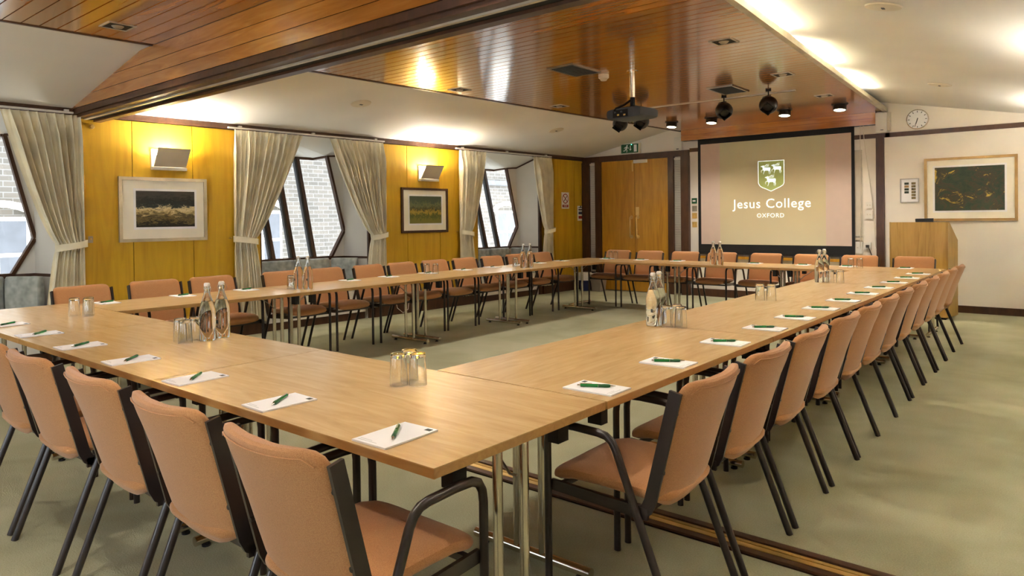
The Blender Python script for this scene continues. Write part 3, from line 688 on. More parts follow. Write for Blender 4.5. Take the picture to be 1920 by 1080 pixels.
# ------------------------------------------------------------------ window seats
def cushion(L, H, T):
    rings = []
    for k, (f, g) in enumerate(((0, .3), (.012, .7), (.04, .95), (.1, 1), (.5, 1.06), (.9, 1), (.96, .95), (.988, .7), (1, .3))):
        rings.append([(y * g, f * L, H / 2 + z * (.9 + .1 * min(1, g))) for y, z in sup(T / 2, H / 2, 18, .45)])
    return MB().loft(rings)
for k, (yn, yj) in enumerate(BAYS):
    s = ('at the left edge of the picture', 'of the middle bay', 'of the farthest bay')[k]
    t = thing('window_bench', 'built-in white window bench %s, below the sill' % s, 'bench', Wp(yn, 0, 0), -0.04, 'window benches in the bays')
    D = yj - yn; P = [(-.45, .10), (-.45, D - .33), (-.02, D - .06), (.02, D - .05), (.02, .05), (-.02, .05)]
    obj('box', MB().slab([(x, y, .10) for x, y in P], (0, 0, .30)), MAT['white'], t)
    obj('kick', MB().slab([(x - .02 * (x > 0), y, 0) for x, y in P], (0, 0, .10)), MAT['brown'], t)
    t2 = thing('seat_cushion', 'flat grey seat cushion on the window bench %s' % s, 'cushion', Wp(yn, 0, .40), -0.04, 'grey bench cushions')
    obj('pad', MB().slab([(x, y, .002) for x, y in P], (0, 0, .09)), MAT['grey_cush'], t2)
    Lb = (D - .50) / 2
    for i in range(2):
        c = obj('back_cushion', cushion(Lb - .01, .37, .11), MAT['grey_cush'], None, True)
        c.location = Wp(yn + .13 + i * Lb, -.375, .494); c.rotation_euler = (0, -.06, -0.04)
        tag(c, 'grey back cushion under the window panes %s, %s one' % (s, ('left', 'right')[i]), 'cushion', 'grey back cushions below the sills')
    c = obj('back_cushion', cushion(.38, .37, .10), MAT['grey_cush'], None, True)
    c.location = Wp(yj - .365, -.335, .494); c.rotation_euler = (0, 0, -0.04 - .93)
    tag(c, 'grey back cushion on the slanting white reveal %s' % s, 'cushion', 'grey back cushions below the sills')
# ------------------------------------------------------------------ wall uplighters
def sconce(M, label, power=SCONCE_W, grp='white wedge wall uplighters'):
    t = thing('wall_uplighter', label, 'wall light', (0, 0, 0), 0, grp); t.matrix_world = M
    hw = .185
    obj('back_plate', MB().box(0, .02, -hw, hw, -.11, .12), MAT['plastic'], t)
    obj('front_panel', MB().hexa([(.055, -hw + .01, -.075), (.065, -hw + .01, -.075), (.065, hw - .01, -.075), (.055, hw - .01, -.075), (.185, -hw + .01, .125), (.195, -hw + .01, .125), (.195, hw - .01, .125), (.185, hw - .01, .125)]), MAT['cream_plastic'], t)
    obj('tray', MB().box(.0201, .064, -hw, hw, -.11, -.078), MAT['plastic'], t)
    obj('lamp_tube', MB().tube([(.075, -.11, .0), (.075, .11, .0)], .012, 10), MAT['tube_lit'], t, True)
    add_light('AREA', 'lamp_glow', (.085, 0, .05), (0, math.radians(180), 0), power, (1.0, .96, .87), t, shape='RECTANGLE', size=.09, size_y=.30)
    return t
sconce(WM(3.615, .019, 2.085), 'white wedge wall uplighter above the silver-framed picture')
sconce(WM(7.47, .019, 2.085), 'white wedge wall uplighter above the brown-framed picture')
sconce(WM(-.2, .019, 2.085), 'white wedge wall uplighter on the left wall behind the camera')
for y, s in ((2.9, 'nearest'), (6.75, 'middle'), (10.2, 'farthest')):
    m = Matrix.Rotation(math.pi - .06, 4, 'Z'); m.translation = (XRW(y) - .001, y, 2.085); sconce(m, 'white wedge wall uplighter on the right wall, %s one' % s, SCONCE_W * 1.25)  # farthest one is added, out of view, to brighten far wall and slope
# ------------------------------------------------------------------ cove tubes behind the right ceiling edge
for y0, y1, s in ((4.9, 6.35, 'nearest'), (6.8, 8.1, 'middle'), (8.55, 10.0, 'farthest'), (3.1, 4.5, 'hidden'), (.2, 1.6, 'rear')):
    ym = (y0 + y1) / 2; t = thing('cove_tube_light', 'bare tube light in the cove above the right ceiling edge, %s' % s, 'tube light', (XR(ym) - .03, ym, 2.93), .06, 'tube lights in the right cove')
    h = (y1 - y0) / 2
    obj('batten', MB().box(-.03, .03, -h, h, .001, .022), MAT['plastic'], t)
    obj('tube', MB().tube([(.012, -h + .03, .036), (.012, h - .03, .036)], .011, 10), MAT['tube_lit'], t, True)
    add_light('AREA', 'lamp_glow', (.03, 0, .045), (0, math.radians(180 - 55), 0), COVE_W, (1.0, .98, .94), t, shape='RECTANGLE', size=.03, size_y=2 * h - .1)
# ------------------------------------------------------------------ pictures
def picture(t, kind, w, h, art, mw, frame, artmat):
    f = .035; D = .03
    for nm, r in (('frame_bar', rect(-w / 2, w / 2, -h / 2, -h / 2 + f)), ('frame_bar', rect(-w / 2, w / 2, h / 2 - f, h / 2)), ('frame_bar', rect(-w / 2, -w / 2 + f, -h / 2 + f, h / 2 - f)), ('frame_bar', rect(w / 2 - f, w / 2, -h / 2 + f, h / 2 - f))):
        flat(nm, [r], kind, .0005, D, MAT[frame], t)
    m = flat('mount', [rect(-w / 2 + f, w / 2 - f, -h / 2 + f, h / 2 - f)], kind, .0005, .012, MAT['mount'], t)
    a = art; flat('mount_bevel', [rect(a[0] - .025, a[1] + .025, a[2] - .025, a[3] + .025)], kind, .0126, .0012, MAT['paper'], m)
    flat('print', [rect(*a)], kind, .0139, .0012, artmat, m)
def layered(name, zs, stops, sc, seed):
    m, nt, b = nodes(name); v = coords(nt, (1, 1, 1)); sp = N(nt, 'ShaderNodeSeparateXYZ'); nt.links.new(v, sp.inputs[0])
    n = noise(nt, coords(nt, sc), 3.0, 8, .7, 1.0); mr = N(nt, 'ShaderNodeMapRange'); mr.inputs[1].default_value = zs[0]; mr.inputs[2].default_value = zs[1]; nt.links.new(sp.outputs[2], mr.inputs[0])
    ad = N(nt, 'ShaderNodeMath', operation='MULTIPLY_ADD'); ad.inputs[1].default_value = .9; nt.links.new(n, ad.inputs[0]); sb = N(nt, 'ShaderNodeMath', operation='SUBTRACT'); sb.inputs[1].default_value = .45; nt.links.new(mr.outputs[0], sb.inputs[0]); nt.links.new(sb.outputs[0], ad.inputs[2])
    nt.links.new(ramp(nt, ad.outputs[0], stops), b.inputs['Base Color']); b.inputs['Roughness'].default_value = .6; return m
A1 = painting('dark_townscape', [(0.32, (26, 26, 22)), (0.46, (60, 56, 38)), (0.54, (150, 128, 74)), (0.62, (52, 60, 56)), (0.74, (214, 196, 140))], (6, 2.5, 7), 0, 1.3)
A2 = painting('green_garden', [(0.32, (30, 40, 24)), (0.45, (86, 92, 34)), (0.55, (168, 140, 40)), (0.65, (70, 76, 38)), (0.76, (150, 130, 90))], (7, 6, 4), 0, 4.1)
A1b = layered('storm_over_rooftops', (-.2, .2), [(.12, (34, 30, 20)), (.22, (120, 104, 58)), (.3, (60, 54, 34)), (.42, (170, 150, 96)), (.52, (228, 210, 160)), (.6, (44, 52, 50)), (.75, (40, 40, 36)), (.9, (70, 66, 58))], (5, 3.2, 9), 1.0)
A2b = layered('garden_thicket', (-.2, .2), [(.15, (120, 116, 44)), (.3, (74, 86, 30)), (.42, (178, 150, 52)), (.55, (60, 66, 34)), (.7, (110, 112, 70)), (.85, (70, 84, 62))], (6, 7, 4), 2.0)
A3 = painting('dark_green_abstract', [(0.3, (26, 44, 34)), (0.46, (46, 62, 42)), (0.54, (70, 58, 40)), (0.58, (44, 48, 36)), (0.66, (206, 170, 60))], (2.2, 3, 2.6), 0, 7.7)
t = wall_thing('framed_picture', 'dark townscape print in a silver frame under the nearer uplighter', 'picture', 3.565, 1.535); picture(t, 'L', .95, .71, (-.30, .335, -.195, .205), .1, 'silver', A1b)
t = wall_thing('framed_picture', 'green and ochre print in a dark brown frame under the farther uplighter', 'picture', 7.405, 1.53); picture(t, 'L', .93, .68, (-.305, .335, -.20, .215), .1, 'brown', A2b)
t = far_thing('framed_picture', 'large dark green abstract print in a gilt frame above the lectern', 'picture', -1.315, 1.725); picture(t, 'F', 1.09, .89, (-.415, .40, -.30, .31), .1, 'gold', A3)
t = far_thing('notice_frame', 'small silver frame of thumbnail photographs between post and gilt picture', 'notice', -2.05, 1.725)
for r in (rect(-.12, .12, -.175, -.163), rect(-.12, .12, .163, .175), rect(-.12, -.108, -.163, .163), rect(.108, .12, -.163, .163)): flat('frame_bar', [r], 'F', .0005, .02, MAT['steel'], t)
bp = flat('sheet', [rect(-.108, .108, -.163, .163)], 'F', .0005, .008, MAT['paper'], t)
for i in range(4): flat('thumbnail', [rect(-.065, -.008, .085 - i * .042, .118 - i * .042)], 'F', .0086, .001, A3 if i != 1 else MAT['gold'], bp)
for i in range(6): flat('thumbnail', [rect(.025, .08, .085 - i * .042, .118 - i * .042)], 'F', .0086, .001, A1, bp)
# ------------------------------------------------------------------ left wall small things
t = wall_thing('door_stop_knob', 'round brass knob high on the yellow panel under the beam', 'knob', 2.85, 2.40)
obj('knob', MB().lathe([(.0, .035), (.018, .033), (.022, .022), (.012, .012), (.012, .0)], 14).xf(Matrix.Rotation(h2, 4, 'Y')), MAT['brass'], t, True); obj('rose', MB().tube([(0, 0, 0), (.004, 0, 0)], .026, 16), MAT['brass'], t)
t = wall_thing('key_switch', 'small brass switch plate on the yellow panel beside the left curtain', 'switch', 2.82, 1.22)
obj('plate', MB().box(0, .006, -.022, .022, -.035, .035), MAT['steel'], t); obj('toggle', MB().box(.0061, .02, -.006, .006, -.004, .016), MAT['brass'], t)
t = wall_thing('no_smoking_sign', 'no smoking sign with a red ring on the far yellow panel', 'sign', 10.925, 1.72)
flat('board', [rect(-.115, .115, -.155, .155)], 'L', .0005, .004, MAT['paper'], t)
ou, inn = disc(0, .035, .095), disc(0, .035, .078); mb = MB(); n = 24
for k in range(n): mb.add([(.005, *ou[k]), (.005, *ou[(k + 1) % n]), (.005, *inn[(k + 1) % n]), (.005, *inn[k])], [(0, 1, 2, 3)])
obj('ring', mb, MAT['red_ink'], t); flat('slash', [strip((-.058, .095), (.058, -.025), .016)], 'L', .0047, .0006, MAT['red_ink'], t); flat('cigarette', [strip((-.05, -.02), (.05, .085), .016)], 'L', .0047, .0004, MAT['ink'], t)
pl = flat('caption_panel', [rect(-.09, .09, -.13, -.08)], 'L', .0047, .0008, MAT['red_ink'], t)
flat('caption_print', [rect(-.055, .055, -.098, -.092), rect(-.05, .05, -.114, -.108)], 'L', .0056, .0004, MAT['paper'], pl)
t = wall_thing('fire_notice', 'white fire action notice with black, blue and red blocks by the door frame', 'sign', 11.405, 1.475)
flat('board', [rect(-.095, .095, -.145, .145)], 'L', .0005, .004, MAT['paper'], t)
for a, b, m in ((.105, .12, 'ink'), (.06, .085, 'ink'), (.04, .05, 'faint_ink'), (-.02, .03, 'blue_ink'), (-.105, -.05, 'red_ink')): flat('text_block', [rect(-.065, .065, a, b)], 'L', .0047, .0008, MAT[m], t)
obj('clip', MB().box(.005, .012, -.012, .012, .115, .15), MAT['black'], t)
# ------------------------------------------------------------------ projection screen
t = far_thing('projection_screen', 'large pull-down projection screen with black border showing a college slide', 'screen', 0, 0, None, 11.475)
flat('black_border', [rect(-5.294, -2.775, .751, 2.712)], 'F', .0, .004, MAT['blackmat'], t)
im = flat('screen_cloth', [rect(-5.242, -2.819, .907, 2.630)], 'F', .0042, .003, MAT['screen'], t)
m, nt, b = nodes('projected_slide'); v = coords(nt, (1, 1, 1)); sp = N(nt, 'ShaderNodeSeparateXYZ'); nt.links.new(v, sp.inputs[0])
mr = N(nt, 'ShaderNodeMapRange'); mr.inputs[1].default_value = .9; mr.inputs[2].default_value = 2.63; nt.links.new(sp.outputs[2], mr.inputs[0])
nt.links.new(ramp(nt, mr.outputs[0], [(0, (206, 193, 160)), (.35, (204, 186, 146)), (.6, (200, 182, 144)), (1, (192, 187, 150))]), b.inputs['Base Color']); b.inputs['Roughness'].default_value = .8
b.inputs['Emission Color'].default_value = (*lin((200, 190, 140)), 1); b.inputs['Emission Strength'].default_value = .02
sl = flat('slide', [rect(-4.898, -3.189, .907, 2.630)], 'F', .0073, .0006, m, t)
lt = plain('projected_white', (238, 244, 240), .7, vary=.01, emit=((226, 244, 240), .45)); gr = plain('projected_green', (188, 200, 122), .7, vary=.05, scale=3, emit=((150, 170, 80), .05))
Sx = lambda px: -4.24 + (px - 285) * .000642
Sz = lambda py: 2.285 - (py - 150) * .00064
P0 = [(280, 155), (945, 155), (945, 735), (920, 790), (850, 835), (750, 880), (650, 925), (612, 942), (570, 925), (480, 880), (390, 845), (330, 805), (300, 760), (282, 720)]
c0 = (612, 500); P1 = [(c0[0] + (x - c0[0]) * .95, c0[1] + (y - c0[1]) * .955) for x, y in P0]
flat('shield_outline', [[(Sx(x), Sz(y)) for x, y in P0][::-1]], 'F', .0080, .0006, lt, sl)
sh = flat('shield', [[(Sx(x), Sz(y)) for x, y in P1][::-1]], 'F', .0087, .0006, gr, sl)
ST = [[(455, 580), (480, 565), (520, 560), (535, 545), (548, 575), (555, 605), (600, 612), (725, 615), (732, 650), (728, 690), (700, 705), (600, 702), (545, 705), (520, 670), (508, 610), (490, 592), (462, 592)],
      [(720, 680), (735, 755), (715, 805), (707, 803), (720, 755), (700, 700)], [(690, 690), (695, 740), (690, 790), (682, 790), (684, 745), (668, 695)],
      [(575, 695), (555, 750), (535, 803), (527, 800), (542, 745), (552, 695)], [(535, 690), (490, 690), (476, 708), (480, 752), (472, 752), (464, 706), (484, 680), (530, 672)],
      [(545, 570), (590, 548), (640, 518), (645, 526), (600, 556), (550, 582)], [(560, 580), (620, 572), (690, 578), (690, 586), (620, 582), (560, 590)], [(610, 545), (690, 518), (694, 526), (615, 556)], [(640, 572), (690, 545), (694, 553), (650, 580)]]
for nm, dx, dy in (('stag', 0, 0), ('stag', -118, -292), ('stag', 150, -306)):
    k = 1 if dx == 0 else .9
    flat(nm, [[(Sx(595 + dx + (x - 595) * k), Sz(660 + dy + (y - 660) * k)) for x, y in pl][::-1] for pl in ST], 'F', .0094, .0005, lt, sh)
text_obj('title_text', 'Jesus College', 1.268, -.0086, -4.68, 1.513, lt, sl, True)
text_obj('subtitle_text', 'OXFORD', .44, -.0086, -4.265, 1.356, lt, sl)
obj('bottom_batten', MB().box(-5.294, -2.775, -.012, .006, .735, .752), MAT['black'], t)
# pull cords hanging beside the screen
for nm, pts, lb in (('pull_cord', [(-2.69, 11.455, 2.715), (-2.69, 11.455, 1.6), (-2.70, 11.455, .9)], 'straight cream pull cord hanging beside the screen'), ('pull_cord', [(-2.645, 11.45, 2.715), (-2.635, 11.45, 2.5), (-2.52, 11.46, 1.5), (-2.49, 11.47, .9)], 'slanting cream pull cord running towards the dark post')):
    t = thing(nm, lb, 'cord', pts[0]); p0 = Vector(pts[0]); obj('cord', MB().tube([Vector(p) - p0 for p in pts], .005, 6), MAT['cream_plastic'], t, True); e = Vector(pts[-1]) - p0; obj('bobble', MB().tube([e, e - Vector((0, 0, .04))], [.006, .011], 8), MAT['plastic'], t)
# ------------------------------------------------------------------ far wall small things
t = far_thing('exit_sign', 'green illuminated running-man exit sign above the double doors', 'sign', -6.635, 2.665)
obj('casing', MB().box(-.195, .195, -.06, -.0005, -.095, .095), MAT['plastic'], t)
fc = flat('face', [rect(-.183, .178, -.082, .083)], 'F', .0602, .002, MAT['green_sign'], t)
man = [disc(-.058, .052, .0155, 14), strip((-.065, .035), (-.085, -.012), .032, .024), strip((-.062, .03), (-.035, .005), .011), strip((-.035, .005), (-.022, .02), .009), strip((-.072, .032), (-.108, .024), .011), strip((-.108, .024), (-.118, -.002), .009),
       strip((-.082, -.008), (-.058, -.03), .015), strip((-.058, -.03), (-.066, -.066), .012), strip((-.088, -.01), (-.105, -.036), .014), strip((-.105, -.036), (-.142, -.036), .012)]
flat('running_figure', man, 'F', .0622, .001, MAT['paper'], fc); flat('arrow', [strip((.012, .055), (.012, -.01), .014), [(-.012, -.008), (.012, -.04), (.036, -.008)]], 'F', .0622, .001, MAT['paper'], fc)
flat('door_symbol', [rect(.085, .145, -.062, .066)], 'F', .0622, .001, MAT['paper'], fc); flat('indicator', [disc(.035, .072, .008, 10)], 'F', .0635, .003, MAT['led'], fc)
t = far_thing('alarm_box', 'white alarm sounder box left of the timber bulkhead', 'alarm', -5.67, 2.68)
obj('casing', MB().box(-.07, .07, -.06, -.0005, -.12, .12), MAT['plastic'], t); obj('grille', MB().box(-.025, .02, -.062, -.06, -.10, -.085), MAT['slate'], t)
t = far_thing('wall_speaker', 'white box loudspeaker between bulkhead and clock', 'speaker', -2.385, 2.735)
obj('casing', MB().box(-.085, .065, -.11, -.0005, -.145, .145), MAT['plastic'], t); obj('side_panel', MB().box(.066, .10, -.10, -.0005, -.12, .145), MAT['cream_plastic'], t); obj('badge', MB().box(-.02, .02, -.112, -.11, -.115, -.105), MAT['slate'], t)
for z, m, lb, nm in ((1.66, 'green_sign', 'green door release call point beside the screen', 'call_point'), (1.525, 'steel', 'steel switch plate below the green call point', 'switch_plate'), (1.40, 'brass', 'upper brass switch plate beside the screen', 'switch_plate'), (1.245, 'brass', 'lower brass switch plate beside the screen', 'switch_plate')):
    t = far_thing(nm, lb, 'switch', -5.385, z); obj('plate', MB().box(-.045, .045, -.02 if nm == 'call_point' else -.008, -.0005, -.048, .048), MAT[m], t)
    obj('button', MB().box(-.026, .026, -.024, -.0201, -.014, .014) if nm == 'call_point' else MB().box(-.008, .008, -.016, -.0081, -.012, .012), MAT['paper' if nm == 'call_point' else m], t)
t = far_thing('wall_clock', 'round white wall clock with chrome rim above the picture rail', 'clock', -1.94, 2.745)
R90 = Matrix.Rotation(h2, 4, 'X')
obj('rim', MB().lathe([(.128, .0), (.142, .0), (.145, .02), (.142, .04), (.134, .044), (.130, .036)], 40, cap=False).xf(R90), MAT['chrome'], t, True)
fc = obj('face', MB().lathe([(0, .03), (.130, .03), (.130, .0)], 40).xf(R90), MAT['paper'], t)
for i in range(12):
    a = i * math.pi / 6; flat('hour_mark', [strip((.098 * math.sin(a), .098 * math.cos(a)), (.120 * math.sin(a), .120 * math.cos(a)), .009)], 'F', .0302, .001, MAT['ink'], fc)
for nm, a, L, wd in (('hour_hand', math.radians(6.55 * 30), .065, .012), ('minute_hand', math.radians(33 * 6), .11, .008)): flat(nm, [strip((-.02 * math.sin(a), -.02 * math.cos(a)), (L * math.sin(a), L * math.cos(a)), wd)], 'F', .032, .0015, MAT['ink'], fc)
t = far_thing('display_board', 'narrow edge of a grey display board behind the screen', 'board', -2.95, 1.70)
obj('panel', MB().box(-.25, .25, -.015, -.0005, -.62, .64), MAT['cream_plastic'], t)
for r in (rect(.25, .275, -.64, .66), rect(-.25, .25, .64, .66), rect(-.25, .25, -.64, -.62)): flat('frame_bar', [r], 'F', .0005, .022, MAT['alu'], t)
obj('pen_tray', MB().box(-.25, .28, -.038, -.0226, -.70, -.665), MAT['cream_plastic'], t)
for x, z, hw, hh, lb in ((-2.585, 1.525, .042, .045, 'upper white control box beside the dark post'), (-2.585, 1.385, .052, .062, 'lower white dimmer box with two knobs beside the dark post'), (-2.725, .885, .05, .09, 'white trunking box low beside the screen'), (-2.61, .915, .05, .05, 'white double socket with a black lead beside the dark post'), (-2.27, .985, .055, .05, 'white socket box beside the lectern')):
    t = far_thing('socket_box', lb, 'socket', x, z, 'white electrical boxes near the lectern'); obj('casing', MB().box(-hw, hw, -.03, -.0005, -hh, hh), MAT['plastic'], t)
    for dx in (-.018, .018): obj('knob', MB().tube([(dx, -.03, 0), (dx, -.04, 0)], .009, 10), MAT['cream_plastic'], t)
for pts, m, lb in (([(-2.60, 11.458, .91), (-2.57, 11.45, .86), (-2.53, 11.46, .74), (-2.50, 11.46, .60), (-2.50, 11.46, .02)], 'black', 'black mains lead hanging from the double socket'),
                   ([(-2.25, 11.466, .98), (-2.23, 11.44, .92), (-2.20, 11.42, .80), (-2.24, 11.42, .70), (-2.30, 11.44, .58), (-2.33, 11.46, .02)], 'plastic', 'white cable looping down behind the lectern')):
    t = thing('cable', lb, 'cable', pts[0]); p0 = Vector(pts[0]); obj('lead', MB().tube([Vector(p) - p0 for p in pts], .006, 6), MAT[m], t, True); obj('plug', MB().box(-.02, .02, -.02, .02, -.02, .02), MAT[m], t)
# ------------------------------------------------------------------ lectern
t = thing('lectern', 'tall oak lectern against the far wall at the right', 'lectern', (-1.78, 10.58, 0))
for s in (-1, 1):
    X = s * .335; obj('side_panel', MB().slab([(X, 0, .03), (X + s * .05, .44, .03), (X + s * .05, .44, 1.03), (X, .10, 1.275), (X, 0, 1.275)], (-s * .022, 0, 0)), MAT['oak'], t)
obj('front_panel', MB().box(-.333, .333, -.004, .018, .03, 1.275), MAT['oak'], t); obj('sloping_top', MB().hexa([(-.312, .09, 1.255), (.312, .09, 1.255), (.35, .44, 1.0), (-.35, .44, 1.0), (-.312, .09, 1.275), (.312, .09, 1.275), (.35, .44, 1.02), (-.35, .44, 1.02)]), MAT['oak'], t)
obj('top_ledge', MB().box(-.312, .312, .0181, .09, 1.255, 1.275), MAT['oak'], t); obj('plinth', MB().box(-.30, .30, .03, .40, 0, .0299), MAT['blackmat'], t)
obj('edge_lipping', MB().box(-.345, -.334, -.008, .02, .03, 1.278), MAT['oak'], t)
t = thing('desk_unit', 'low black control unit on top of the lectern', 'device', (-1.72, 10.635, 1.2755)); obj('case', MB().hexa([(-.10, -.03, 0), (.10, -.03, 0), (.10, .03, 0), (-.10, .03, 0), (-.105, -.025, .042), (.105, -.025, .046), (.10, .03, .05), (-.10, .03, .046)]), MAT['blackmat'], t); obj('front_strip', MB().box(-.09, .09, -.033, -.0301, .006, .014), MAT['black'], t)
# ------------------------------------------------------------------ bins in the far left corner
t = thing('waste_bin', 'navy blue waste bin with white liner in the far corner', 'bin', (-7.46, 11.16, 0)); obj('bucket', MB().lathe([(.10, 0), (.125, .24), (.128, .245), (.118, .245), (.09, .02), (0, .02)], 20), MAT['blue_bin'], t, True); obj('liner', MB().lathe([(.13, .20), (.134, .33), (.122, .345), (.112, .28)], 20, cap=False), MAT['plastic'], t, True)
t = thing('waste_bin', 'grey waste bin beside the navy one in the far corner', 'bin', (-7.20, 11.22, 0)); obj('bucket', MB().hexa([(-.09, -.09, 0), (.09, -.09, 0), (.09, .09, 0), (-.09, .09, 0), (-.12, -.12, .32), (.12, -.12, .32), (.12, .12, .32), (-.12, .12, .32)]), MAT['grey_bin'], t); obj('rim', MB().box(-.125, .125, -.125, .125, .3205, .335), MAT['plastic'], t)
# ------------------------------------------------------------------ ceiling things
t = thing('projector', 'black ceiling projector on a chrome pole pointing at the screen', 'projector', (-3.68, 6.42, 2.90), -.12)
obj('pole', MB().tube([(0, 0, -.005), (0, 0, -.27)], .028, 18), MAT['chrome'], t, True); obj('ceiling_plate', MB().tube([(0, 0, 0), (0, 0, -.008)], .06, 20), MAT['chrome'], t)
obj('mount', MB().tube([(0, 0, -.27), (0, 0, -.37)], .026, 12).box(-.09, .09, -.07, .07, -.385, -.37), MAT['blackmat'], t)
rg = []
for y, a, b in ((-.16, .215, .05), (-.14, .225, .056), (.10, .225, .056), (.15, .21, .05), (.165, .18, .04)): rg.append([(x, y, -.445 + z) for x, z in sup(a, b, 20, .4)])
bd2 = obj('body', MB().loft(rg), MAT['slate'], t, True); obj('connector_panel', MB().box(-.13, .06, -.164, -.1605, -.485, -.41), MAT['blackmat'], bd2)
for i, (x, z) in enumerate(((-.10, -.43), (-.06, -.46), (-.02, -.43), (.02, -.465))): obj('connector', MB().box(x - .012, x + .012, -.169, -.1645, z - .008, z + .008), MAT['brass' if i % 2 else 'slate'], bd2)
obj('lens', MB().tube([(.10, .16, -.445), (.10, .20, -.445)], .035, 16), MAT['black'], t, True); obj('cable', MB().tube([(-.01, -.02, -.30), (-.05, -.08, -.35), (-.10, -.15, -.39), (-.11, -.17, -.42)], .012, 8), MAT['blackmat'], t, True)
t = thing('lighting_track', 'thin lighting track across the boarded ceiling before the screen', 'track', (-4.0, 8.72, 2.90)); obj('rail', MB().box(-1.35, 1.24, -.012, .012, -.012, -.0005), MAT['alu'], t); obj('slot', MB().box(-1.34, 1.23, -.004, .004, -.0135, -.0121), MAT['blackmat'], t)
for x, y, lb, az in ((-3.58, 8.53, 'black globe spotlight left of two before the screen', .5), (-3.0, 8.47, 'black globe spotlight right of two before the screen', .2), (-5.16, 8.65, 'black globe spotlight half hidden behind the projector, left one', .1), (-4.82, 8.65, 'black globe spotlight half hidden behind the projector, right one', .1)):
    t = thing('globe_spotlight', lb, 'spotlight', (x, y, 2.90), az, 'black globe spotlights on the track')
    prof = [(.0, -.108)] + [(.108 * math.sin(a), -.108 * math.cos(a)) for a in [math.pi * i / 16 for i in range(1, 14)]] + [(.055, .098), (.05, .06), (.0, .06)]
    g = MB().lathe(prof, 28).xf(Matrix.Translation((0, 0, -.185)) @ Matrix.Rotation(math.radians(125), 4, 'X')); obj('globe', g, MAT['blackmat'], t, True) if False else obj('globe', g, MAT['black'], t, True)
    obj('stem', MB().tube([(0, 0, -.0005), (0, 0, -.07)], .007, 8).box(-.03, .03, -.015, .015, -.02, -.0005), MAT['blackmat'], t)
    obj('yoke', MB().tube([(-.075, 0, -.115), (-.06, 0, -.085), (0, 0, -.07), (.03, 0, -.072)], .005, 6), MAT['blackmat'], t, True)
    hd = MB().lathe([(.070, 0), (.082, 0), (.086, .035), (.076, .035)], 4, cap=False).xf(Matrix.Translation((0, 0, -.185)) @ Matrix.Rotation(math.radians(125), 4, 'X') @ Matrix.Translation((0, 0, .075))); obj('barn_door', hd, MAT['blackmat'], t)
for x, lb in ((-5.17, 'leftmost'), (-4.5, 'second from the left'), (-3.4, 'third from the left'), (-2.66, 'rightmost')):
    t = thing('adjustable_spot', 'lit adjustable ceiling spot in the row before the screen, ' + lb, 'spotlight', (x, 10.25, 2.90), 0, 'lit adjustable spots before the screen')
    T = Matrix.Translation((0, 0, -.03)) @ Matrix.Rotation(math.radians(-9), 4, 'X')
    obj('flange', MB().tube([(0, 0, -.0005), (0, 0, -.012)], .105, 24), MAT['black'], t, True); obj('can', MB().lathe([(.05, .035), (.082, .02), (.085, -.06), (.075, -.06), (.072, -.052), (.0, -.052)][::-1], 24).xf(T), MAT['black'], t, True)
    obj('lamp_face', MB().lathe([(.0, -.054), (.071, -.054)], 24).xf(T), MAT['lamp_lit'], t)
    add_light('SPOT', 'lamp_glow', (0, .012, -.10), (math.radians(12), 0, 0), SPOT_W, WARM, t, spot_size=math.radians(110), spot_blend=.8, shadow_soft_size=.06)
for x, y, lb in ((-4.085, 5.95, 'dark ceiling air grille near the smoke detector'), (-3.36, 8.13, 'dark ceiling air grille behind the left globe spotlight')):
    t = thing('ceiling_grille', lb, 'air vent', (x, y, 2.90), 0, 'ceiling air grilles'); obj('backing', MB().box(-.14, .14, -.24, .24, -.006, -.0005), MAT['blackmat'], t)
    for r in ((-.16, .16, -.26, -.24), (-.16, .16, .24, .26), (-.16, -.14, -.24, .24), (.14, .16, -.24, .24)): obj('frame_bar', MB().box(*r, -.012, -.0005), MAT['steel'], t)
    for i in range(15): obj('slat', MB().box(-.14, .14, -.23 + i * .033, -.222 + i * .033, -.011, -.0062), MAT['slate'], t)
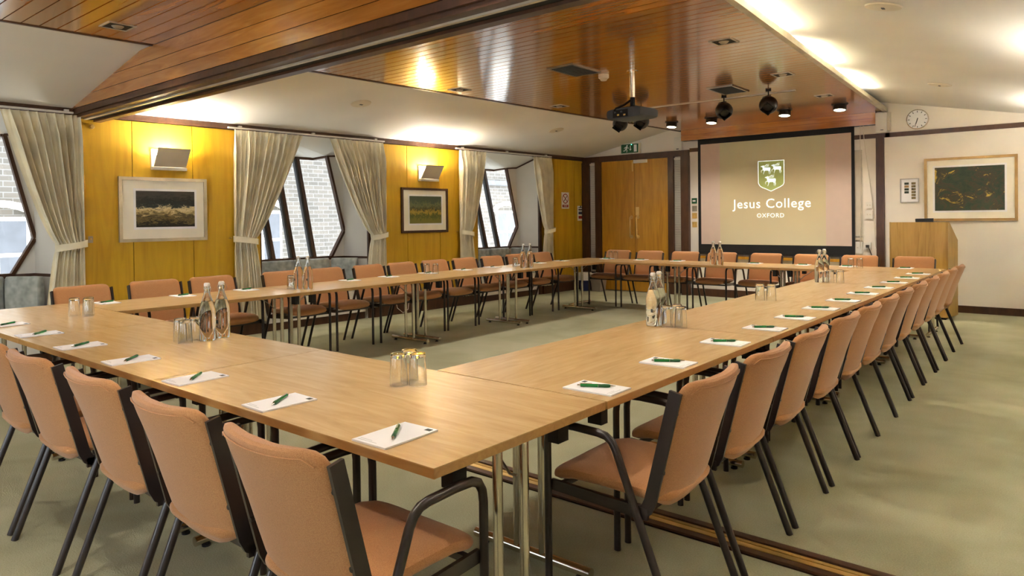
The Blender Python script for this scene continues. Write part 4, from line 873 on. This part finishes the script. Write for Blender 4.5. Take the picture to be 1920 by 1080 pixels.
t = thing('smoke_detector', 'white round smoke detector on the boarded ceiling', 'smoke detector', (-3.99, 6.36, 2.90)); obj('base', MB().lathe([(.05, -.04), (.056, -.035), (.056, -.0005)], 20), MAT['plastic'], t, True); obj('sensor_head', MB().lathe([(.0, -.066), (.03, -.064), (.038, -.05), (.046, -.0405)], 16), MAT['cream_plastic'], t, True)
def slope_z(x, y, side): return 2.56 + .2 * (x - XW(y)) - .0 if side < 0 else 3.04 - (3.04 - 2.56) / 2.38 * (x - XR(y))
for x, y, sd, lb in ((-6.79, 5.36, -1, 'left plaster slope nearer the beam'), (-6.63, 9.13, -1, 'left plaster slope nearer the doors'), (-1.14, 5.53, 1, 'right plaster slope near the top of the picture'), (-1.34, 9.27, 1, 'right plaster slope above the clock')):
    t = thing('ceiling_speaker', 'round cream ceiling disc on the ' + lb, 'ceiling disc', (x, y, slope_z(x, y, sd) - .001), 0, 'round discs on the sloping ceilings'); t.rotation_euler = (0, -.2 * (1 if sd < 0 else -1), 0)
    obj('disc', MB().lathe([(0, -.014), (.10, -.014), (.118, -.010), (.124, -.0005)], 32), MAT['cream_plastic'], t, True); obj('boss', MB().box(-.01, .01, -.02, .02, -.019, -.0145), MAT['slate'], t)
for s, o, lb in ((9.05, .40, 'left one'), (9.80, .13, 'right one')):
    t = thing('soffit_downlight', 'small round downlight in the soffit of the farthest bay, ' + lb, 'ceiling light', Wp(s, -o, 2.512 - .31 * o), 0, 'soffit downlights in the far bay'); t.rotation_euler = (0, -.34, -.04)
    obj('rim', MB().lathe([(.045, -.004), (.055, -.003), (.055, .003)], 20, cap=False), MAT['plastic'], t); obj('lamp_face', MB().lathe([(0, -.006), (.045, -.005)], 16), MAT['lamp_lit'], t)
# white data cable under the window row
for s, lb in ((6.95, 'thin white cable looping down the plinth below the brown-framed picture'),):
    t = thing('cable', lb, 'cable', Wp(s, .06, 0)); obj('lead', MB().tube([(0, -.18, .30), (.02, -.15, .10), (.03, -.05, .02), (.02, .06, .06), (.0, .10, .22), (0, .12, .34)], .004, 6), MAT['plastic'], t, True); obj('socket', MB().box(-.01, .012, .08, .16, .32, .40), MAT['plastic'], t)
